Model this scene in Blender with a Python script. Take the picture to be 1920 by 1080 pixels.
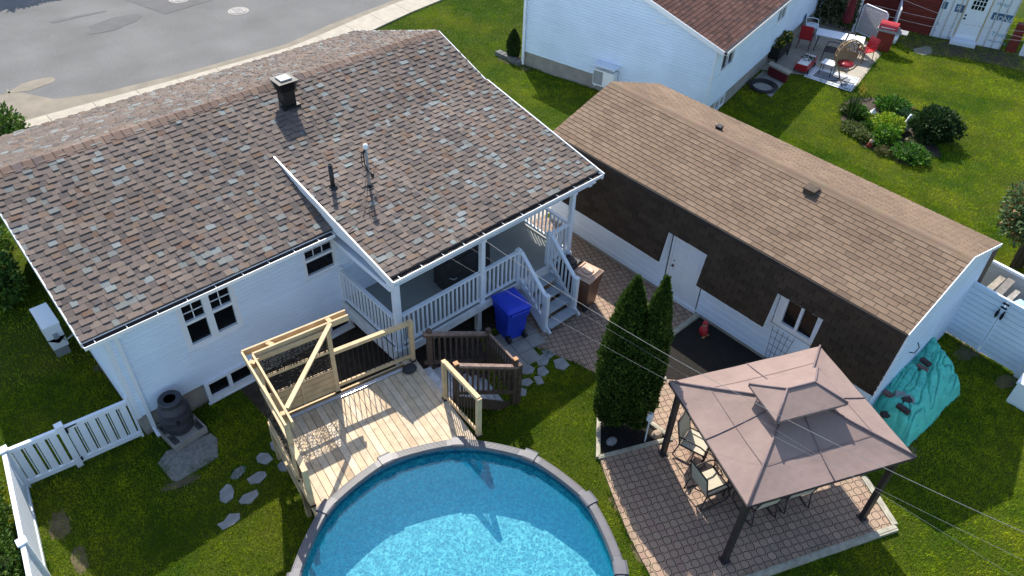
import bpy, math, random
import numpy as np
from mathutils import Vector, Matrix, noise
for o in list(bpy.data.objects): bpy.data.objects.remove(o, do_unlink=True)
R_ = random.Random(7)
# ------------------------------------------------------------------ camera, world, sun, exposure
scene = bpy.context.scene
CP = Vector((-1.452, -12.449, 13.413)); YAW, PIT, ROL, FPX = 0.7690, 0.7216, 0.0452, 1442.6
import json
f_ = Vector((math.sin(YAW)*math.cos(PIT), math.cos(YAW)*math.cos(PIT), -math.sin(PIT)))
r0 = Vector((math.cos(YAW), -math.sin(YAW), 0)); u0 = r0.cross(f_)
r_ = r0*math.cos(ROL)+u0*math.sin(ROL); u_ = -r0*math.sin(ROL)+u0*math.cos(ROL)
cd = bpy.data.cameras.new('camera'); cam = bpy.data.objects.new('camera', cd)
scene.collection.objects.link(cam)
cam.matrix_world = Matrix(((r_.x, u_.x, -f_.x, CP.x), (r_.y, u_.y, -f_.y, CP.y), (r_.z, u_.z, -f_.z, CP.z), (0, 0, 0, 1)))
cd.sensor_width = 36; cd.lens = FPX*36/1920; cd.clip_end = 500
scene.camera = cam
SUN = Vector((0.44, 0.83, 1.0)).normalized()
EL = math.asin(SUN.z); AZ = math.atan2(SUN.x, SUN.y)
world = bpy.data.worlds.new("World"); scene.world = world; world.use_nodes = True
nt = world.node_tree; bg = nt.nodes['Background']
sky = nt.nodes.new('ShaderNodeTexSky'); sky.sky_type = 'NISHITA'; sky.sun_disc = False
sky.sun_elevation = EL; sky.sun_rotation = AZ
nt.links.new(sky.outputs[0], bg.inputs[0]); bg.inputs[1].default_value = 0.148
sd = bpy.data.lights.new('sun', 'SUN'); sd.energy = 4.2; sd.angle = math.radians(0.5); sd.color = (1, 0.93, 0.82)
so = bpy.data.objects.new('sun', sd); scene.collection.objects.link(so)
so.rotation_euler = (-SUN).to_track_quat('-Z', 'Y').to_euler()
scene.view_settings.view_transform = 'Standard'; scene.view_settings.look = 'None'
scene.view_settings.exposure = 0.84; scene.view_settings.gamma = 1

def W(u, v, z=0.0):
    "the point at height z seen at photo pixel (u, v)"
    d = f_ + r_*((u-960)/FPX) - u_*((v-540)/FPX)
    t = (z-CP.z)/d.z
    return CP + d*t
def proj(p):
    d = Vector(p)-CP; z = d.dot(f_)
    return 960+FPX*d.dot(r_)/z, 540-FPX*d.dot(u_)/z
def lin(c):
    return tuple(((x/255)/12.92 if x/255 <= 0.04045 else ((x/255+0.055)/1.055)**2.4) for x in c)
# ------------------------------------------------------------------ mesh builder
class MB:
    def __init__(s): s.v = []; s.f = []; s.c = []
    def face(s, pts, col=(1, 1, 1)):
        n = len(s.v); s.v.extend([tuple(p) for p in pts]); s.f.append(tuple(range(n, n+len(pts)))); s.c.append(col)
    def add(s, vs, fs, col=(1, 1, 1)):
        n = len(s.v); s.v.extend([tuple(p) for p in vs])
        for f in fs: s.f.append(tuple(i+n for i in f)); s.c.append(col)
    def obox(s, O, A, B, C, a, b, c, col=(1, 1, 1)):
        "box spanned along axes A, B, C over ranges a, b, c from O"
        O = Vector(O); vs = [O+A*x+B*y+C*z for z in c for y in b for x in a]
        F = [(0, 2, 3, 1), (4, 5, 7, 6), (0, 1, 5, 4), (2, 6, 7, 3), (0, 4, 6, 2), (1, 3, 7, 5)]
        if A.cross(B).dot(C)*(a[1]-a[0])*(b[1]-b[0])*(c[1]-c[0]) < 0: F = [f[::-1] for f in F]
        s.add(vs, F, col)
    def box(s, x, y, z, col=(1, 1, 1)):
        s.obox((0, 0, 0), Vector((1, 0, 0)), Vector((0, 1, 0)), Vector((0, 0, 1)), x, y, z, col)
    def beam(s, p, q, w, h, col=(1, 1, 1), up=(0, 0, 1)):
        "bar from p to q, w wide and h high (p, q on its centre line)"
        p = Vector(p); q = Vector(q); d = (q-p); L = d.length; d.normalize(); up = Vector(up)
        if abs(d.dot(up)) > .98: up = Vector((0, 1, 0))
        sd_ = d.cross(up).normalized(); up = sd_.cross(d)
        s.obox(p, d, sd_, up, (0, L), (-w/2, w/2), (-h/2, h/2), col)
    def tube(s, pts, r, n=6, col=(1, 1, 1), caps=True):
        pts = [Vector(p) for p in pts]; base = len(s.v); m = len(pts)
        rr = r if isinstance(r, (list, tuple)) else [r]*m
        ref = None
        for i, p in enumerate(pts):
            d = (pts[min(i+1, m-1)]-pts[max(i-1, 0)]).normalized()
            if ref is None: ref = Vector((0, 0, 1)) if abs(d.z) < .9 else Vector((1, 0, 0))
            a = d.cross(ref).normalized(); b = a.cross(d).normalized(); ref = b
            for k in range(n):
                t = 2*math.pi*k/n; s.v.append(tuple(p+a*math.cos(t)*rr[i]+b*math.sin(t)*rr[i]))
        for i in range(m-1):
            for k in range(n):
                k2 = (k+1) % n
                s.f.append((base+i*n+k, base+i*n+k2, base+(i+1)*n+k2, base+(i+1)*n+k)); s.c.append(col)
        if caps:
            s.f.append(tuple(base+k for k in range(n))[::-1]); s.c.append(col)
            s.f.append(tuple(base+(m-1)*n+k for k in range(n))); s.c.append(col)
    def lathe(s, O, prof, n=20, col=(1, 1, 1), sx=1, sy=1, cap=True):
        O = Vector(O); base = len(s.v); m = len(prof)
        for r, z in prof:
            for k in range(n):
                t = 2*math.pi*k/n; s.v.append((O.x+r*sx*math.cos(t), O.y+r*sy*math.sin(t), O.z+z))
        for i in range(m-1):
            for k in range(n):
                k2 = (k+1) % n
                s.f.append((base+i*n+k, base+i*n+k2, base+(i+1)*n+k2, base+(i+1)*n+k)); s.c.append(col)
        if cap and prof[0][0] > 1e-3: s.f.append(tuple(base+k for k in range(n))[::-1]); s.c.append(col)
        if cap and prof[-1][0] > 1e-3: s.f.append(tuple(base+(m-1)*n+k for k in range(n))); s.c.append(col)
    def prism(s, poly, z0, z1, col=(1, 1, 1)):
        n = len(poly); a = sum(poly[i][0]*poly[(i+1) % n][1]-poly[(i+1) % n][0]*poly[i][1] for i in range(n))
        if a < 0: poly = poly[::-1]
        vs = [(p[0], p[1], z0) for p in poly]+[(p[0], p[1], z1) for p in poly]
        fs = [tuple(range(n))[::-1], tuple(range(n, 2*n))]+[(i, (i+1) % n, n+(i+1) % n, n+i) for i in range(n)]
        s.add(vs, fs, col)
    def build(s, name, m, parent=None, smooth=False, loc=None):
        me = bpy.data.meshes.new(name); me.from_pydata(s.v, [], s.f); me.materials.append(m)
        at = me.attributes.new('Col', 'FLOAT_COLOR', 'FACE')
        a = np.ones((len(s.f), 4), dtype=np.float32); a[:, :3] = np.array(s.c, dtype=np.float32).reshape(-1, 3)
        at.data.foreach_set('color', a.ravel())
        if smooth: me.polygons.foreach_set('use_smooth', [True]*len(me.polygons))
        o = bpy.data.objects.new(name, me); scene.collection.objects.link(o)
        if loc is None and parent is None and len(s.v):          # put the origin at the thing's base
            arr = np.array(s.v); loc = (float(arr[:, 0].mean()), float(arr[:, 1].mean()), float(arr[:, 2].min()))
        if parent is not None:
            o.parent = parent; w = wloc(parent); loc = w
            me.transform(Matrix.Translation(-Vector(w))); o.location = (0, 0, 0)
        else:
            me.transform(Matrix.Translation(-Vector(loc))); o.location = loc
        me.update(); return o
def wloc(o):
    p = Vector(o.location)
    while o.parent: o = o.parent; p = p+Vector(o.location)
    return p
def tag(o, label=None, cat=None, group=None, kind=None):
    if label: o['label'] = label
    if cat: o['category'] = cat
    if group: o['group'] = group
    if kind: o['kind'] = kind
    return o
def thing(name, label, cat, loc=(0, 0, 0), group=None):
    o = bpy.data.objects.new(name, None); scene.collection.objects.link(o); o.location = loc; o.empty_display_size = .2
    return tag(o, label, cat, group)
def copy_tree(o, parent=None):
    c = o.copy(); scene.collection.objects.link(c); c.parent = parent
    for ch in [x for x in scene.objects if x.parent == o]: copy_tree(ch, c)
    return c
X, Y, Z = Vector((1, 0, 0)), Vector((0, 1, 0)), Vector((0, 0, 1))
# ------------------------------------------------------------------ materials (all procedural)
def mat(name, col=(.5, .5, .5), rough=.7, var=.15, scale=8, bump=0, bscale=60, metal=0, attr=False, spec=.4, fine=0, stretch=None, col2=None, trans=0):
    m = bpy.data.materials.new(name); m.use_nodes = True; n = m.node_tree; b = n.nodes['Principled BSDF']
    L = n.links.new
    tc = n.nodes.new('ShaderNodeTexCoord'); vec = tc.outputs['Object']
    if stretch:
        mp = n.nodes.new('ShaderNodeMapping'); mp.inputs['Scale'].default_value = stretch; L(vec, mp.inputs[0]); vec = mp.outputs[0]
    no = n.nodes.new('ShaderNodeTexNoise'); no.inputs['Scale'].default_value = scale; no.inputs['Detail'].default_value = 5
    L(vec, no.inputs['Vector'])
    rp = n.nodes.new('ShaderNodeValToRGB'); L(no.outputs[0], rp.inputs[0])
    c2 = col2 if col2 else tuple(min(1, c*(1+var)) for c in col); c1 = tuple(c*(1-var) for c in col) if not col2 else col
    rp.color_ramp.elements[0].position = .3; rp.color_ramp.elements[1].position = .7
    rp.color_ramp.elements[0].color = (*c1, 1); rp.color_ramp.elements[1].color = (*c2, 1)
    out = rp.outputs[0]
    if fine:
        n2 = n.nodes.new('ShaderNodeTexNoise'); n2.inputs['Scale'].default_value = bscale; n2.inputs['Detail'].default_value = 2
        L(vec, n2.inputs['Vector'])
        mr = n.nodes.new('ShaderNodeMapRange'); mr.inputs[1].default_value = .3; mr.inputs[2].default_value = .7
        mr.inputs[3].default_value = 1-fine; mr.inputs[4].default_value = 1+fine; L(n2.outputs[0], mr.inputs[0])
        mx = n.nodes.new('ShaderNodeVectorMath'); mx.operation = 'MULTIPLY'; L(out, mx.inputs[0]); L(mr.outputs[0], mx.inputs[1]); out = mx.outputs[0]
    if attr:
        at = n.nodes.new('ShaderNodeAttribute'); at.attribute_name = 'Col'
        mx = n.nodes.new('ShaderNodeVectorMath'); mx.operation = 'MULTIPLY'; L(out, mx.inputs[0]); L(at.outputs['Color'], mx.inputs[1]); out = mx.outputs[0]
    L(out, b.inputs['Base Color'])
    b.inputs['Roughness'].default_value = rough; b.inputs['Metallic'].default_value = metal
    b.inputs['Specular IOR Level'].default_value = spec
    if bump:
        n3 = n.nodes.new('ShaderNodeTexNoise'); n3.inputs['Scale'].default_value = bscale; n3.inputs['Detail'].default_value = 3
        L(vec, n3.inputs['Vector'])
        bp = n.nodes.new('ShaderNodeBump'); bp.inputs['Strength'].default_value = bump; bp.inputs['Distance'].default_value = .01
        L(n3.outputs[0], bp.inputs['Height']); L(bp.outputs[0], b.inputs['Normal'])
    if trans:
        ts = n.nodes.new('ShaderNodeBsdfTranslucent'); L(out, ts.inputs[0]); ms = n.nodes.new('ShaderNodeMixShader'); ms.inputs[0].default_value = trans
        o_ = n.nodes['Material Output']; L(b.outputs[0], ms.inputs[1]); L(ts.outputs[0], ms.inputs[2]); L(ms.outputs[0], o_.inputs[0])
    return m
M = {}
M['shingle'] = mat('roof_shingle', (.86, .86, .86), .95, .13, .7, .5, 260, attr=True, fine=.22, spec=.1)
M['siding'] = mat('white_siding', (.69, .80, .93), .55, .06, .9, .05, 30, attr=True, spec=.25, fine=.02)
M['white'] = mat('white_paint', (.76, .81, .87), .45, .03, 3, .03, 40, spec=.4)
M['whiteworn'] = mat('worn_white_paint', (.66, .67, .68), .6, .12, 6, .15, 60, fine=.06)
M['white_metal'] = mat('white_metal', (.82, .83, .84), .3, .02, 3, spec=.5)
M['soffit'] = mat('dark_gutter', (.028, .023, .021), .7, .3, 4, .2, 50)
M['conc'] = mat('concrete', (.30, .28, .25), .9, .16, 3, .3, 90, fine=.12)
M['treadpaint'] = mat('grey_blue_tread_paint', (.36, .40, .44), .6, .12, 6, .15, 60, fine=.08)
M['concpale'] = mat('pale_concrete', (.36, .325, .265), .9, .10, 3, .3, 90, fine=.10)
M['glass'] = mat('window_glass', (.006, .007, .009), .10, .3, 2, spec=.2)
M['black'] = mat('black_plastic', (.02, .02, .022), .45, .3, 6, .1, 80)
M['blackm'] = mat('black_metal', (.010, .010, .012), .5, .2, 10, spec=.35)
M['cedar'] = mat('treated_pine', (.53, .385, .22), .7, .14, 6, .2, 60, attr=True, fine=.08, stretch=(1, 1, 1))
M['oldwood'] = mat('weathered_dark_wood', (.085, .055, .042), .8, .35, 9, .4, 70, attr=True, fine=.2)
M['greywood'] = mat('grey_weathered_wood', (.48, .47, .46), .85, .25, 9, .4, 70, attr=True, fine=.15)
M['alu'] = mat('aluminium', (.62, .65, .70), .25, .04, 8, metal=.9)
M['blue'] = mat('blue_plastic', (.014, .05, .55), .42, .12, 4, .08, 40, spec=.5)
M['brown'] = mat('brown_plastic', (.16, .075, .045), .45, .12, 4, .08, 40, spec=.5)
M['tan'] = mat('tan_plastic', (.50, .33, .24), .4, .1, 6, .08, 40, spec=.5)
M['canopy'] = mat('canopy_fabric', (.265, .196, .174), .92, .09, 1.6, .8, 7, fine=.03, spec=.12, trans=.05)
M['bronze'] = mat('dark_bronze_metal', (.035, .028, .03), .5, .15, 6, .05, 50)
M['bar'] = mat('mauve_trim', (.17, .125, .13), .7, .12, 6)
M['mulch'] = mat('black_mulch', (.012, .010, .008), .95, .6, 30, 1.0, 60, fine=.5)
M['soil'] = mat('bare_soil', (.048, .036, .025), .95, .4, 4, .8, 60, fine=.3)
M['timber'] = mat('pale_timber_edging', (.36, .34, .27), .85, .25, 7, .4, 60, fine=.15)
M['leaf'] = mat('foliage', (1, 1, 1), .6, .12, 3, attr=True, spec=.25, trans=.25)
M['grassb'] = mat('grass_blade', (1, 1, 1), .8, .22, .5, attr=True, spec=.04, trans=.14)
M['bark'] = mat('bark', (.07, .05, .035), .9, .3, 10, .6, 50, fine=.2)
M['stone'] = mat('field_stone', (.27, .27, .265), .9, .2, 5, .5, 60, fine=.15, attr=True)
M['tarp'] = mat('green_tarp', (.10, .56, .44), .55, .14, 5, .3, 25, fine=.06, spec=.35)
M['brick'] = mat('red_brick', (.17, .10, .09), .9, .25, 8, .5, 60, fine=.2, attr=True)
M['red'] = mat('red_paint', (.42, .02, .03), .4, .1, 5, spec=.5)
M['burg'] = mat('burgundy_cloth', (.11, .008, .015), .85, .2, 8, .2, 60)
M['redwall'] = mat('red_boards', (.17, .022, .014), .7, .15, 4, .1, 40, attr=True)
M['beige'] = mat('beige_sling', (.48, .44, .34), .8, .06, 10, .2, 200)
M['grey'] = mat('grey_plastic', (.28, .29, .30), .6, .1, 6)
M['barrel'] = mat('barrel_plastic', (.045, .046, .058), .5, .2, 6, .1, 60)
M['dark'] = mat('dark_cloth', (.03, .03, .034), .8, .3, 5, .4, 14)
M['wrap'] = mat('house_wrap', (.70, .74, .80), .4, .03, 3, .3, 12)
M['wicker'] = mat('tan_wicker', (.30, .20, .11), .7, .3, 30)
M['wire'] = mat('grey_cable', (.30, .30, .31), .5, .2, 4)
M['orange'] = mat('orange_wood', (.42, .19, .07), .6, .15, 10)
M['porchfloor'] = mat('grey_porch_paint', (.25, .27, .26), .6, .06, 3, .1, 60)
M['paintblue'] = mat('print_blue', (.02, .06, .16), .6, .1, 6)
# ------------------------------------------------------------------ generators
def pick(pal):
    t = R_.random()*sum(p[0] for p in pal)
    for w, c in pal:
        t -= w
        if t <= 0: break
    k = 1+R_.uniform(-.07, .07)
    return tuple(x*k for x in c)
PAL_H = [(36, lin((122, 111, 106))), (26, lin((115, 106, 102))), (13, lin((103, 96, 95))), (12, lin((130, 118, 111))),
         (7, lin((126, 110, 99))), (3, lin((117, 98, 88))), (8, lin((127, 130, 130))), (3, lin((136, 142, 144)))]
PAL_H = [(w, tuple(x*k for x, k in zip(c, (.90, .90, .87)))) for w, c in PAL_H]
PAL_G = [(40, lin((130, 111, 94))), (30, lin((126, 107, 91))), (20, lin((134, 115, 98))), (7, lin((118, 101, 87)))]
def shingles(mb, P0, U, V, W_, L, expo, pal, lam=True, skip=None, wav=.006, tab=.305):
    P0 = Vector(P0); U = Vector(U).normalized(); V = Vector(V).normalized(); N = U.cross(V).normalized()
    if N.z < 0: N = -N
    nc = int(L/expo)+1
    for j in range(nc):
        v0 = j*expo; v1 = min(v0+expo+.035, L)
        if v0 >= L-.02: break
        off = R_.uniform(0, .3) if lam else (j % 2)*tab/2+R_.uniform(-.02, .02)
        u = -off; k = 0; ph = R_.uniform(0, 6)
        while u < W_:
            if lam:
                hi = k % 2 == 0; w = R_.uniform(.11, .24) if hi else R_.uniform(.09, .20); g = 0; t = .025 if hi else .007
            else:
                w = tab; g = .013; t = .013; hi = False
            a = max(u, 0); b = min(u+w-g, W_); u += w; k += 1
            if b-a < .015: continue
            if skip and skip((a+b)/2, v0+expo/2): continue
            wv = wav*math.sin(a*1.7+ph)+wav*math.sin(a*.6+ph*2); wb = wav*math.sin(b*1.7+ph)+wav*math.sin(b*.6+ph*2)
            c = pick(pal); jit = R_.uniform(-.003, .003)
            p00 = P0+U*a+V*(v0+jit+wv)+N*(t+.004); p10 = P0+U*b+V*(v0+jit+wb)+N*(t+.004)
            p11 = P0+U*b+V*v1+N*.002; p01 = P0+U*a+V*v1+N*.002
            q00 = p00-N*(t+.004); q10 = p10-N*(t+.004)
            mb.face([p00, p10, p11, p01] if (p10-p00).cross(p01-p00).dot(N) > 0 else [p01, p11, p10, p00], c)
            mb.face([q00, q10, p10, p00], c)
            if lam and hi: mb.face([q00, p00, p01], c); mb.face([p10, q10, p11], c)
def siding(mb, O, U, N, z0, z1, step, ur, openings=(), t=.034):
    "lapped boards on the wall plane through O; ur(z) -> (u0, u1)"
    O = Vector(O); U = Vector(U).normalized(); N = Vector(N).normalized(); z = z0
    while z < z1-1e-4:
        zt = min(z+step, z1); cuts = sorted({z, zt} | {c for o in openings for c in (o[2], o[3]) if z < c < zt})
        k = .985+.03*R_.random(); col = (k, k, k)
        kn = z+step*.74; cuts = sorted(set(cuts) | ({kn} if z < kn < zt else set())); pf_ = lambda q: t*(1-.15*(q-z)/(step*.74)) if q <= kn+1e-6 else t*.85*max(0, 1-(q-kn)/(step*.26))
        for za, zb in zip(cuts, cuts[1:]):
            n0 = pf_(za); n1 = pf_(zb); zm = (za+zb)/2
            segs = []; ua, ub = ur(za); uc, ud = ur(zb); cur = None
            ops = sorted([(o[0], o[1]) for o in openings if o[2] <= zm <= o[3]])
            xs = [None]+[x for o in ops for x in o]+[None]
            for i in range(0, len(xs), 2):
                l0 = ua if xs[i] is None else xs[i]; l1 = uc if xs[i] is None else xs[i]
                h0 = ub if xs[i+1] is None else xs[i+1]; h1 = ud if xs[i+1] is None else xs[i+1]
                if h0-l0 < .005 and h1-l1 < .005: continue
                P = lambda u, zz, n: (O.x+U.x*u+N.x*n, O.y+U.y*u+N.y*n, zz)
                mb.face([P(l0, za, n0), P(h0, za, n0), P(h1, zb, n1), P(l1, zb, n1)], col)
                if za == z: mb.face([P(l0, za, 0), P(h0, za, 0), P(h0, za, n0), P(l0, za, n0)], col)
        z = zt
def wbox(mb, O, U, N, u, n, z, col=(1, 1, 1)): mb.obox(O, Vector(U), Vector(N), Z, u, n, z, col)
def window(root, O, U, N, u0, u1, z0, z1, panes, fr=.06, bars=(), label=None, sill=True):
    "frame ring with glass panes set back; panes = list of (u0,u1,z0,z1)"
    O = Vector(O); U = Vector(U).normalized(); N = Vector(N).normalized(); m = MB()
    us = sorted({u0, u1} | {p[0] for p in panes} | {p[1] for p in panes}); zs = sorted({z0, z1} | {p[2] for p in panes} | {p[3] for p in panes})
    for i in range(len(us)-1):
        for j in range(len(zs)-1):
            cu = (us[i]+us[i+1])/2; cz = (zs[j]+zs[j+1])/2
            if any(p[0] < cu < p[1] and p[2] < cz < p[3] for p in panes): continue
            wbox(m, O, U, N, (us[i]+.0005*(i % 2), us[i+1]), (-.05, .035), (zs[j], zs[j+1]))
    for (a, b, c, d) in bars: wbox(m, O, U, N, (a, b), (-.028, -.012), (c, d))
    if sill: wbox(m, O, U, N, (u0-.03, u1+.03), (.0, .06), (z0-.035, z0-.002))
    w = m.build('window', M['white'], root)
    if label: w['label'] = label
    for p in panes:
        g = MB(); wbox(g, O, U, N, (p[0]-.005, p[1]+.005), (-.045, -.032), (p[2]-.005, p[3]+.005)); g.build('glass', M['glass'], w)
    return w
def inpoly(px, py, poly):
    px = np.asarray(px); py = np.asarray(py); r = np.zeros(px.shape, bool); n = len(poly)
    for i in range(n):
        x1, y1 = poly[i][:2]; x2, y2 = poly[(i+1) % n][:2]
        c = ((y1 > py) != (y2 > py)) & (px < (x2-x1)*(py-y1)/(y2-y1+1e-12)+x1); r ^= c
    return r
def leafy(mb, blobs, n, size, pal, seed=1, up=.2, shell=.55):
    "n small folded leaf faces spread through ellipsoids (x,y,z,rx,ry,rz)"
    rg = random.Random(seed); vol = [b[3]*b[4]*b[5] for b in blobs]; tot = sum(vol)
    for b, vv in zip(blobs, vol):
        for _ in range(int(n*vv/tot)):
            while 1:
                d = Vector((rg.uniform(-1, 1), rg.uniform(-1, 1), rg.uniform(-1, 1)))
                if .05 < d.length < 1: break
            d.normalize(); rr = shell+(1-shell)*rg.random()**.7
            nz = noise.noise(Vector((d.x*2.3+b[0]*3, d.y*2.3+b[1]*3, d.z*2.3+seed)))
            rr *= 1+.35*nz
            p = Vector((b[0]+d.x*b[3]*rr, b[1]+d.y*b[4]*rr, max(.01, b[2]+d.z*b[5]*rr)))
            s = size*rg.uniform(.6, 1.4); a = (d+Vector((rg.uniform(-1, 1), rg.uniform(-1, 1), rg.uniform(-1, 1)+up))*.8).normalized()
            t = a.cross(Vector((rg.uniform(-1, 1), rg.uniform(-1, 1), rg.uniform(-1, 1)))).normalized()
            w, c = pal[rg.randrange(len(pal))]; k = rg.uniform(.75, 1.3)
            mb.face([p-t*s*.4, p+a*s, p+t*s*.4, p-a*s*.5], tuple(x*k for x in c))
# ------------------------------------------------------------------ geometry of the pictured yard (metres; house corner = origin)
A_D = math.radians(-9); UD = Vector((math.cos(A_D), math.sin(A_D), 0)); VD = Vector((math.sin(A_D), -math.cos(A_D), 0)); D0 = Vector((1.83, -2.33, 0)); ZD = 1.22
PC = Vector((2.56, -7.35, 0)); PR = 2.82
GF = Vector((6.70, -9.986, 0)); GA = Vector((math.cos(-.422), math.sin(-.422), 0)); GB = Vector((-GA.y, GA.x, 0)); GW, GL = 3.475, 2.909
patio_poly = [(6.86, -6.74), (6.42, -7.5), (5.98, -8.3), (5.64, -9.15), (5.35, -9.75), (10.08, -11.74), (10.66, -10.72), (11.3, -9.0), (10.75, -8.0), (10.3, -6.9), (9.7, -6.25), (9.25, -5.85), (8.78, -5.98), (8.40, -6.85), (8.43, -7.43)]
planter_poly = [(6.84, -6.72), (8.30, -5.41), (8.78, -5.95), (8.40, -6.83), (8.43, -7.43)]
bed_poly = [(9.68, -6.22), (9.25, -5.83), (8.80, -5.95), (8.32, -5.40), (8.62, -5.12), (10.75, -5.40), (12.07, -5.40), (12.07, -9.6), (11.4, -9.0), (10.75, -8.0), (10.3, -6.9)]
path_poly = [(12.07, 0.3), (12.07, -5.36), (10.75, -5.36), (8.62, -5.08), (8.46, -4.4), (8.12, -3.55), (8.45, -3.05), (8.6, -2.0), (10.0, -2.0), (10.7, .3)]
slab_poly = [(7.35, -2.35), (8.5, -2.6), (8.45, -3.1), (8.06, -3.62), (7.25, -3.72), (7.05, -3.0)]
drive_poly = [(10.7, .3), (13.9, .25), (13.9, 14.6), (10.75, 14.4)]
# ------------------------------------------------------------------ ground
def sheet(name, poly, z, m):
    b = MB(); n = len(poly); a = sum(poly[i][0]*poly[(i+1) % n][1]-poly[(i+1) % n][0]*poly[i][1] for i in range(n))
    b.face([(p[0], p[1], z) for p in (poly if a > 0 else poly[::-1])]); o = b.build(name, m, loc=(poly[0][0], poly[0][1], 0)); return tag(o, kind='structure')
def lawn_mat():
    m = bpy.data.materials.new('lawn'); m.use_nodes = True; n = m.node_tree; b = n.nodes['Principled BSDF']; L = n.links.new
    tc = n.nodes.new('ShaderNodeTexCoord')
    def nz(s, d=4):
        x = n.nodes.new('ShaderNodeTexNoise'); x.inputs['Scale'].default_value = s; x.inputs['Detail'].default_value = d; L(tc.outputs['Object'], x.inputs['Vector']); return x.outputs[0]
    def ramp(src, c0, c1, a=.35, b_=.65):
        r = n.nodes.new('ShaderNodeValToRGB'); r.color_ramp.elements[0].color = (*c0, 1); r.color_ramp.elements[1].color = (*c1, 1)
        r.color_ramp.elements[0].position = a; r.color_ramp.elements[1].position = b_; L(src, r.inputs[0]); return r.outputs[0]
    a = ramp(nz(.5), (.036, .072, .005), (.090, .100, .012)); c = ramp(nz(34, 3), (.35, .4, .35), (1.25, 1.25, 1.1), .3, .7)
    mx = n.nodes.new('ShaderNodeVectorMath'); mx.operation = 'MULTIPLY'; L(a, mx.inputs[0]); L(c, mx.inputs[1])
    L(mx.outputs[0], b.inputs['Base Color']); b.inputs['Roughness'].default_value = .9; b.inputs['Specular IOR Level'].default_value = .1
    bp = n.nodes.new('ShaderNodeBump'); bp.inputs['Strength'].default_value = .9; bp.inputs['Distance'].default_value = .03; L(nz(50, 3), bp.inputs['Height']); L(bp.outputs[0], b.inputs['Normal'])
    return m
M['lawn'] = lawn_mat()
sheet('lawn', [(-120, -120), (200, -120), (200, 200), (-120, 200)], 0, M['lawn'])
M['asphalt'] = mat('asphalt', (.130, .130, .128), .95, .16, .45, .6, 26, fine=.26)
M['sandy'] = mat('sandy_gutter', (.21, .185, .145), .95, .15, 1.5, .3, 120, fine=.15)
M['patch'] = mat('asphalt_patch', (.105, .105, .105), .95, .1, 2, .5, 140, fine=.2)
sheet('road', [(-60, 15.3), (2.3, 15.25), (8, 15.0), (12.4, 14.9), (14.8, 15.45), (16.7, 15.85), (18.8, 16.2), (60, 22), (60, 60), (-60, 45)], .004, M['asphalt'])
sheet('gutter_sand', [(-60, 15.3), (2.3, 15.25), (8, 15.0), (12.4, 14.9), (14.8, 15.45), (16.7, 15.85), (18.8, 16.2), (24, 17), (24, 17.3), (18.6, 16.55), (14.6, 15.95), (12.2, 15.35), (8, 15.45), (5, 15.75), (3.6, 16.3), (2.8, 17.6), (2.0, 17.8), (1.2, 16.0), (-60, 16)], .008, M['sandy'])
def blob(cx, cy, rx, ry, n=14, seed=0, rot=0):
    g = random.Random(seed); out = []
    for k in range(n):
        t = 2*math.pi*k/n; q = g.uniform(.78, 1.15); x = rx*q*math.cos(t); y = ry*q*math.sin(t)
        out.append((cx+x*math.cos(rot)-y*math.sin(rot), cy+x*math.sin(rot)+y*math.cos(rot)))
    return out
p = W(60, 160); sheet('road_patch', blob(p.x, p.y, .9, .35, seed=3, rot=.1), .012, M['sandy'])
p = W(215, 45); sheet('road_patch', blob(p.x, p.y, 1.25, .55, seed=5, rot=.15), .012, M['patch'])
p = W(285, 15); sheet('road_patch', [tuple(W(*q)[:2]) for q in ((235, 0), (310, 27), (400, 0), (400, -60), (235, -60))], .012, M['patch'])
p = W(110, 40); sheet('road_crack', [tuple(W(*q)[:2]) for q in ((92, 41), (140, 31), (198, 20), (199, 22), (142, 34), (100, 44))], .012, M['patch'])
p = W(55, 162); sheet('road_crack', [tuple(W(*q)[:2]) for q in ((15, 168), (40, 200), (47, 225), (44, 226), (36, 202), (12, 170))], .012, M['sandy'])
sb = MB(); low = [(-60, 13.6), (2.0, 13.5), (8.0, 13.35), (12, 13.5), (14.2, 13.9), (15.9, 14.33), (17.8, 14.78), (20.1, 15.15), (40, 18.5)]
up_ = [(-60, 15.28), (2.3, 15.22), (8, 14.97), (12.4, 14.87), (14.8, 15.42), (16.7, 15.82), (18.8, 16.17), (22, 16.6), (40, 19.4)]
def lerp_path(P, x):
    for (a, b), (c, d) in zip(P, P[1:]):
        if a <= x <= c: return b+(d-b)*(x-a)/(c-a)
    return P[-1][1]
x = -30.0
while x < 34:
    x2 = x+1.5; sb.prism([(x+.008, lerp_path(low, x)), (x2-.008, lerp_path(low, x2)), (x2-.008, lerp_path(up_, x2)), (x+.008, lerp_path(up_, x))], -.05, .07); x = x2
tag(sb.build('sidewalk', M['concpale'], loc=(0, 14, 0)), kind='structure')
sheet('driveway', drive_poly, .006, M['concpale'])
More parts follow.
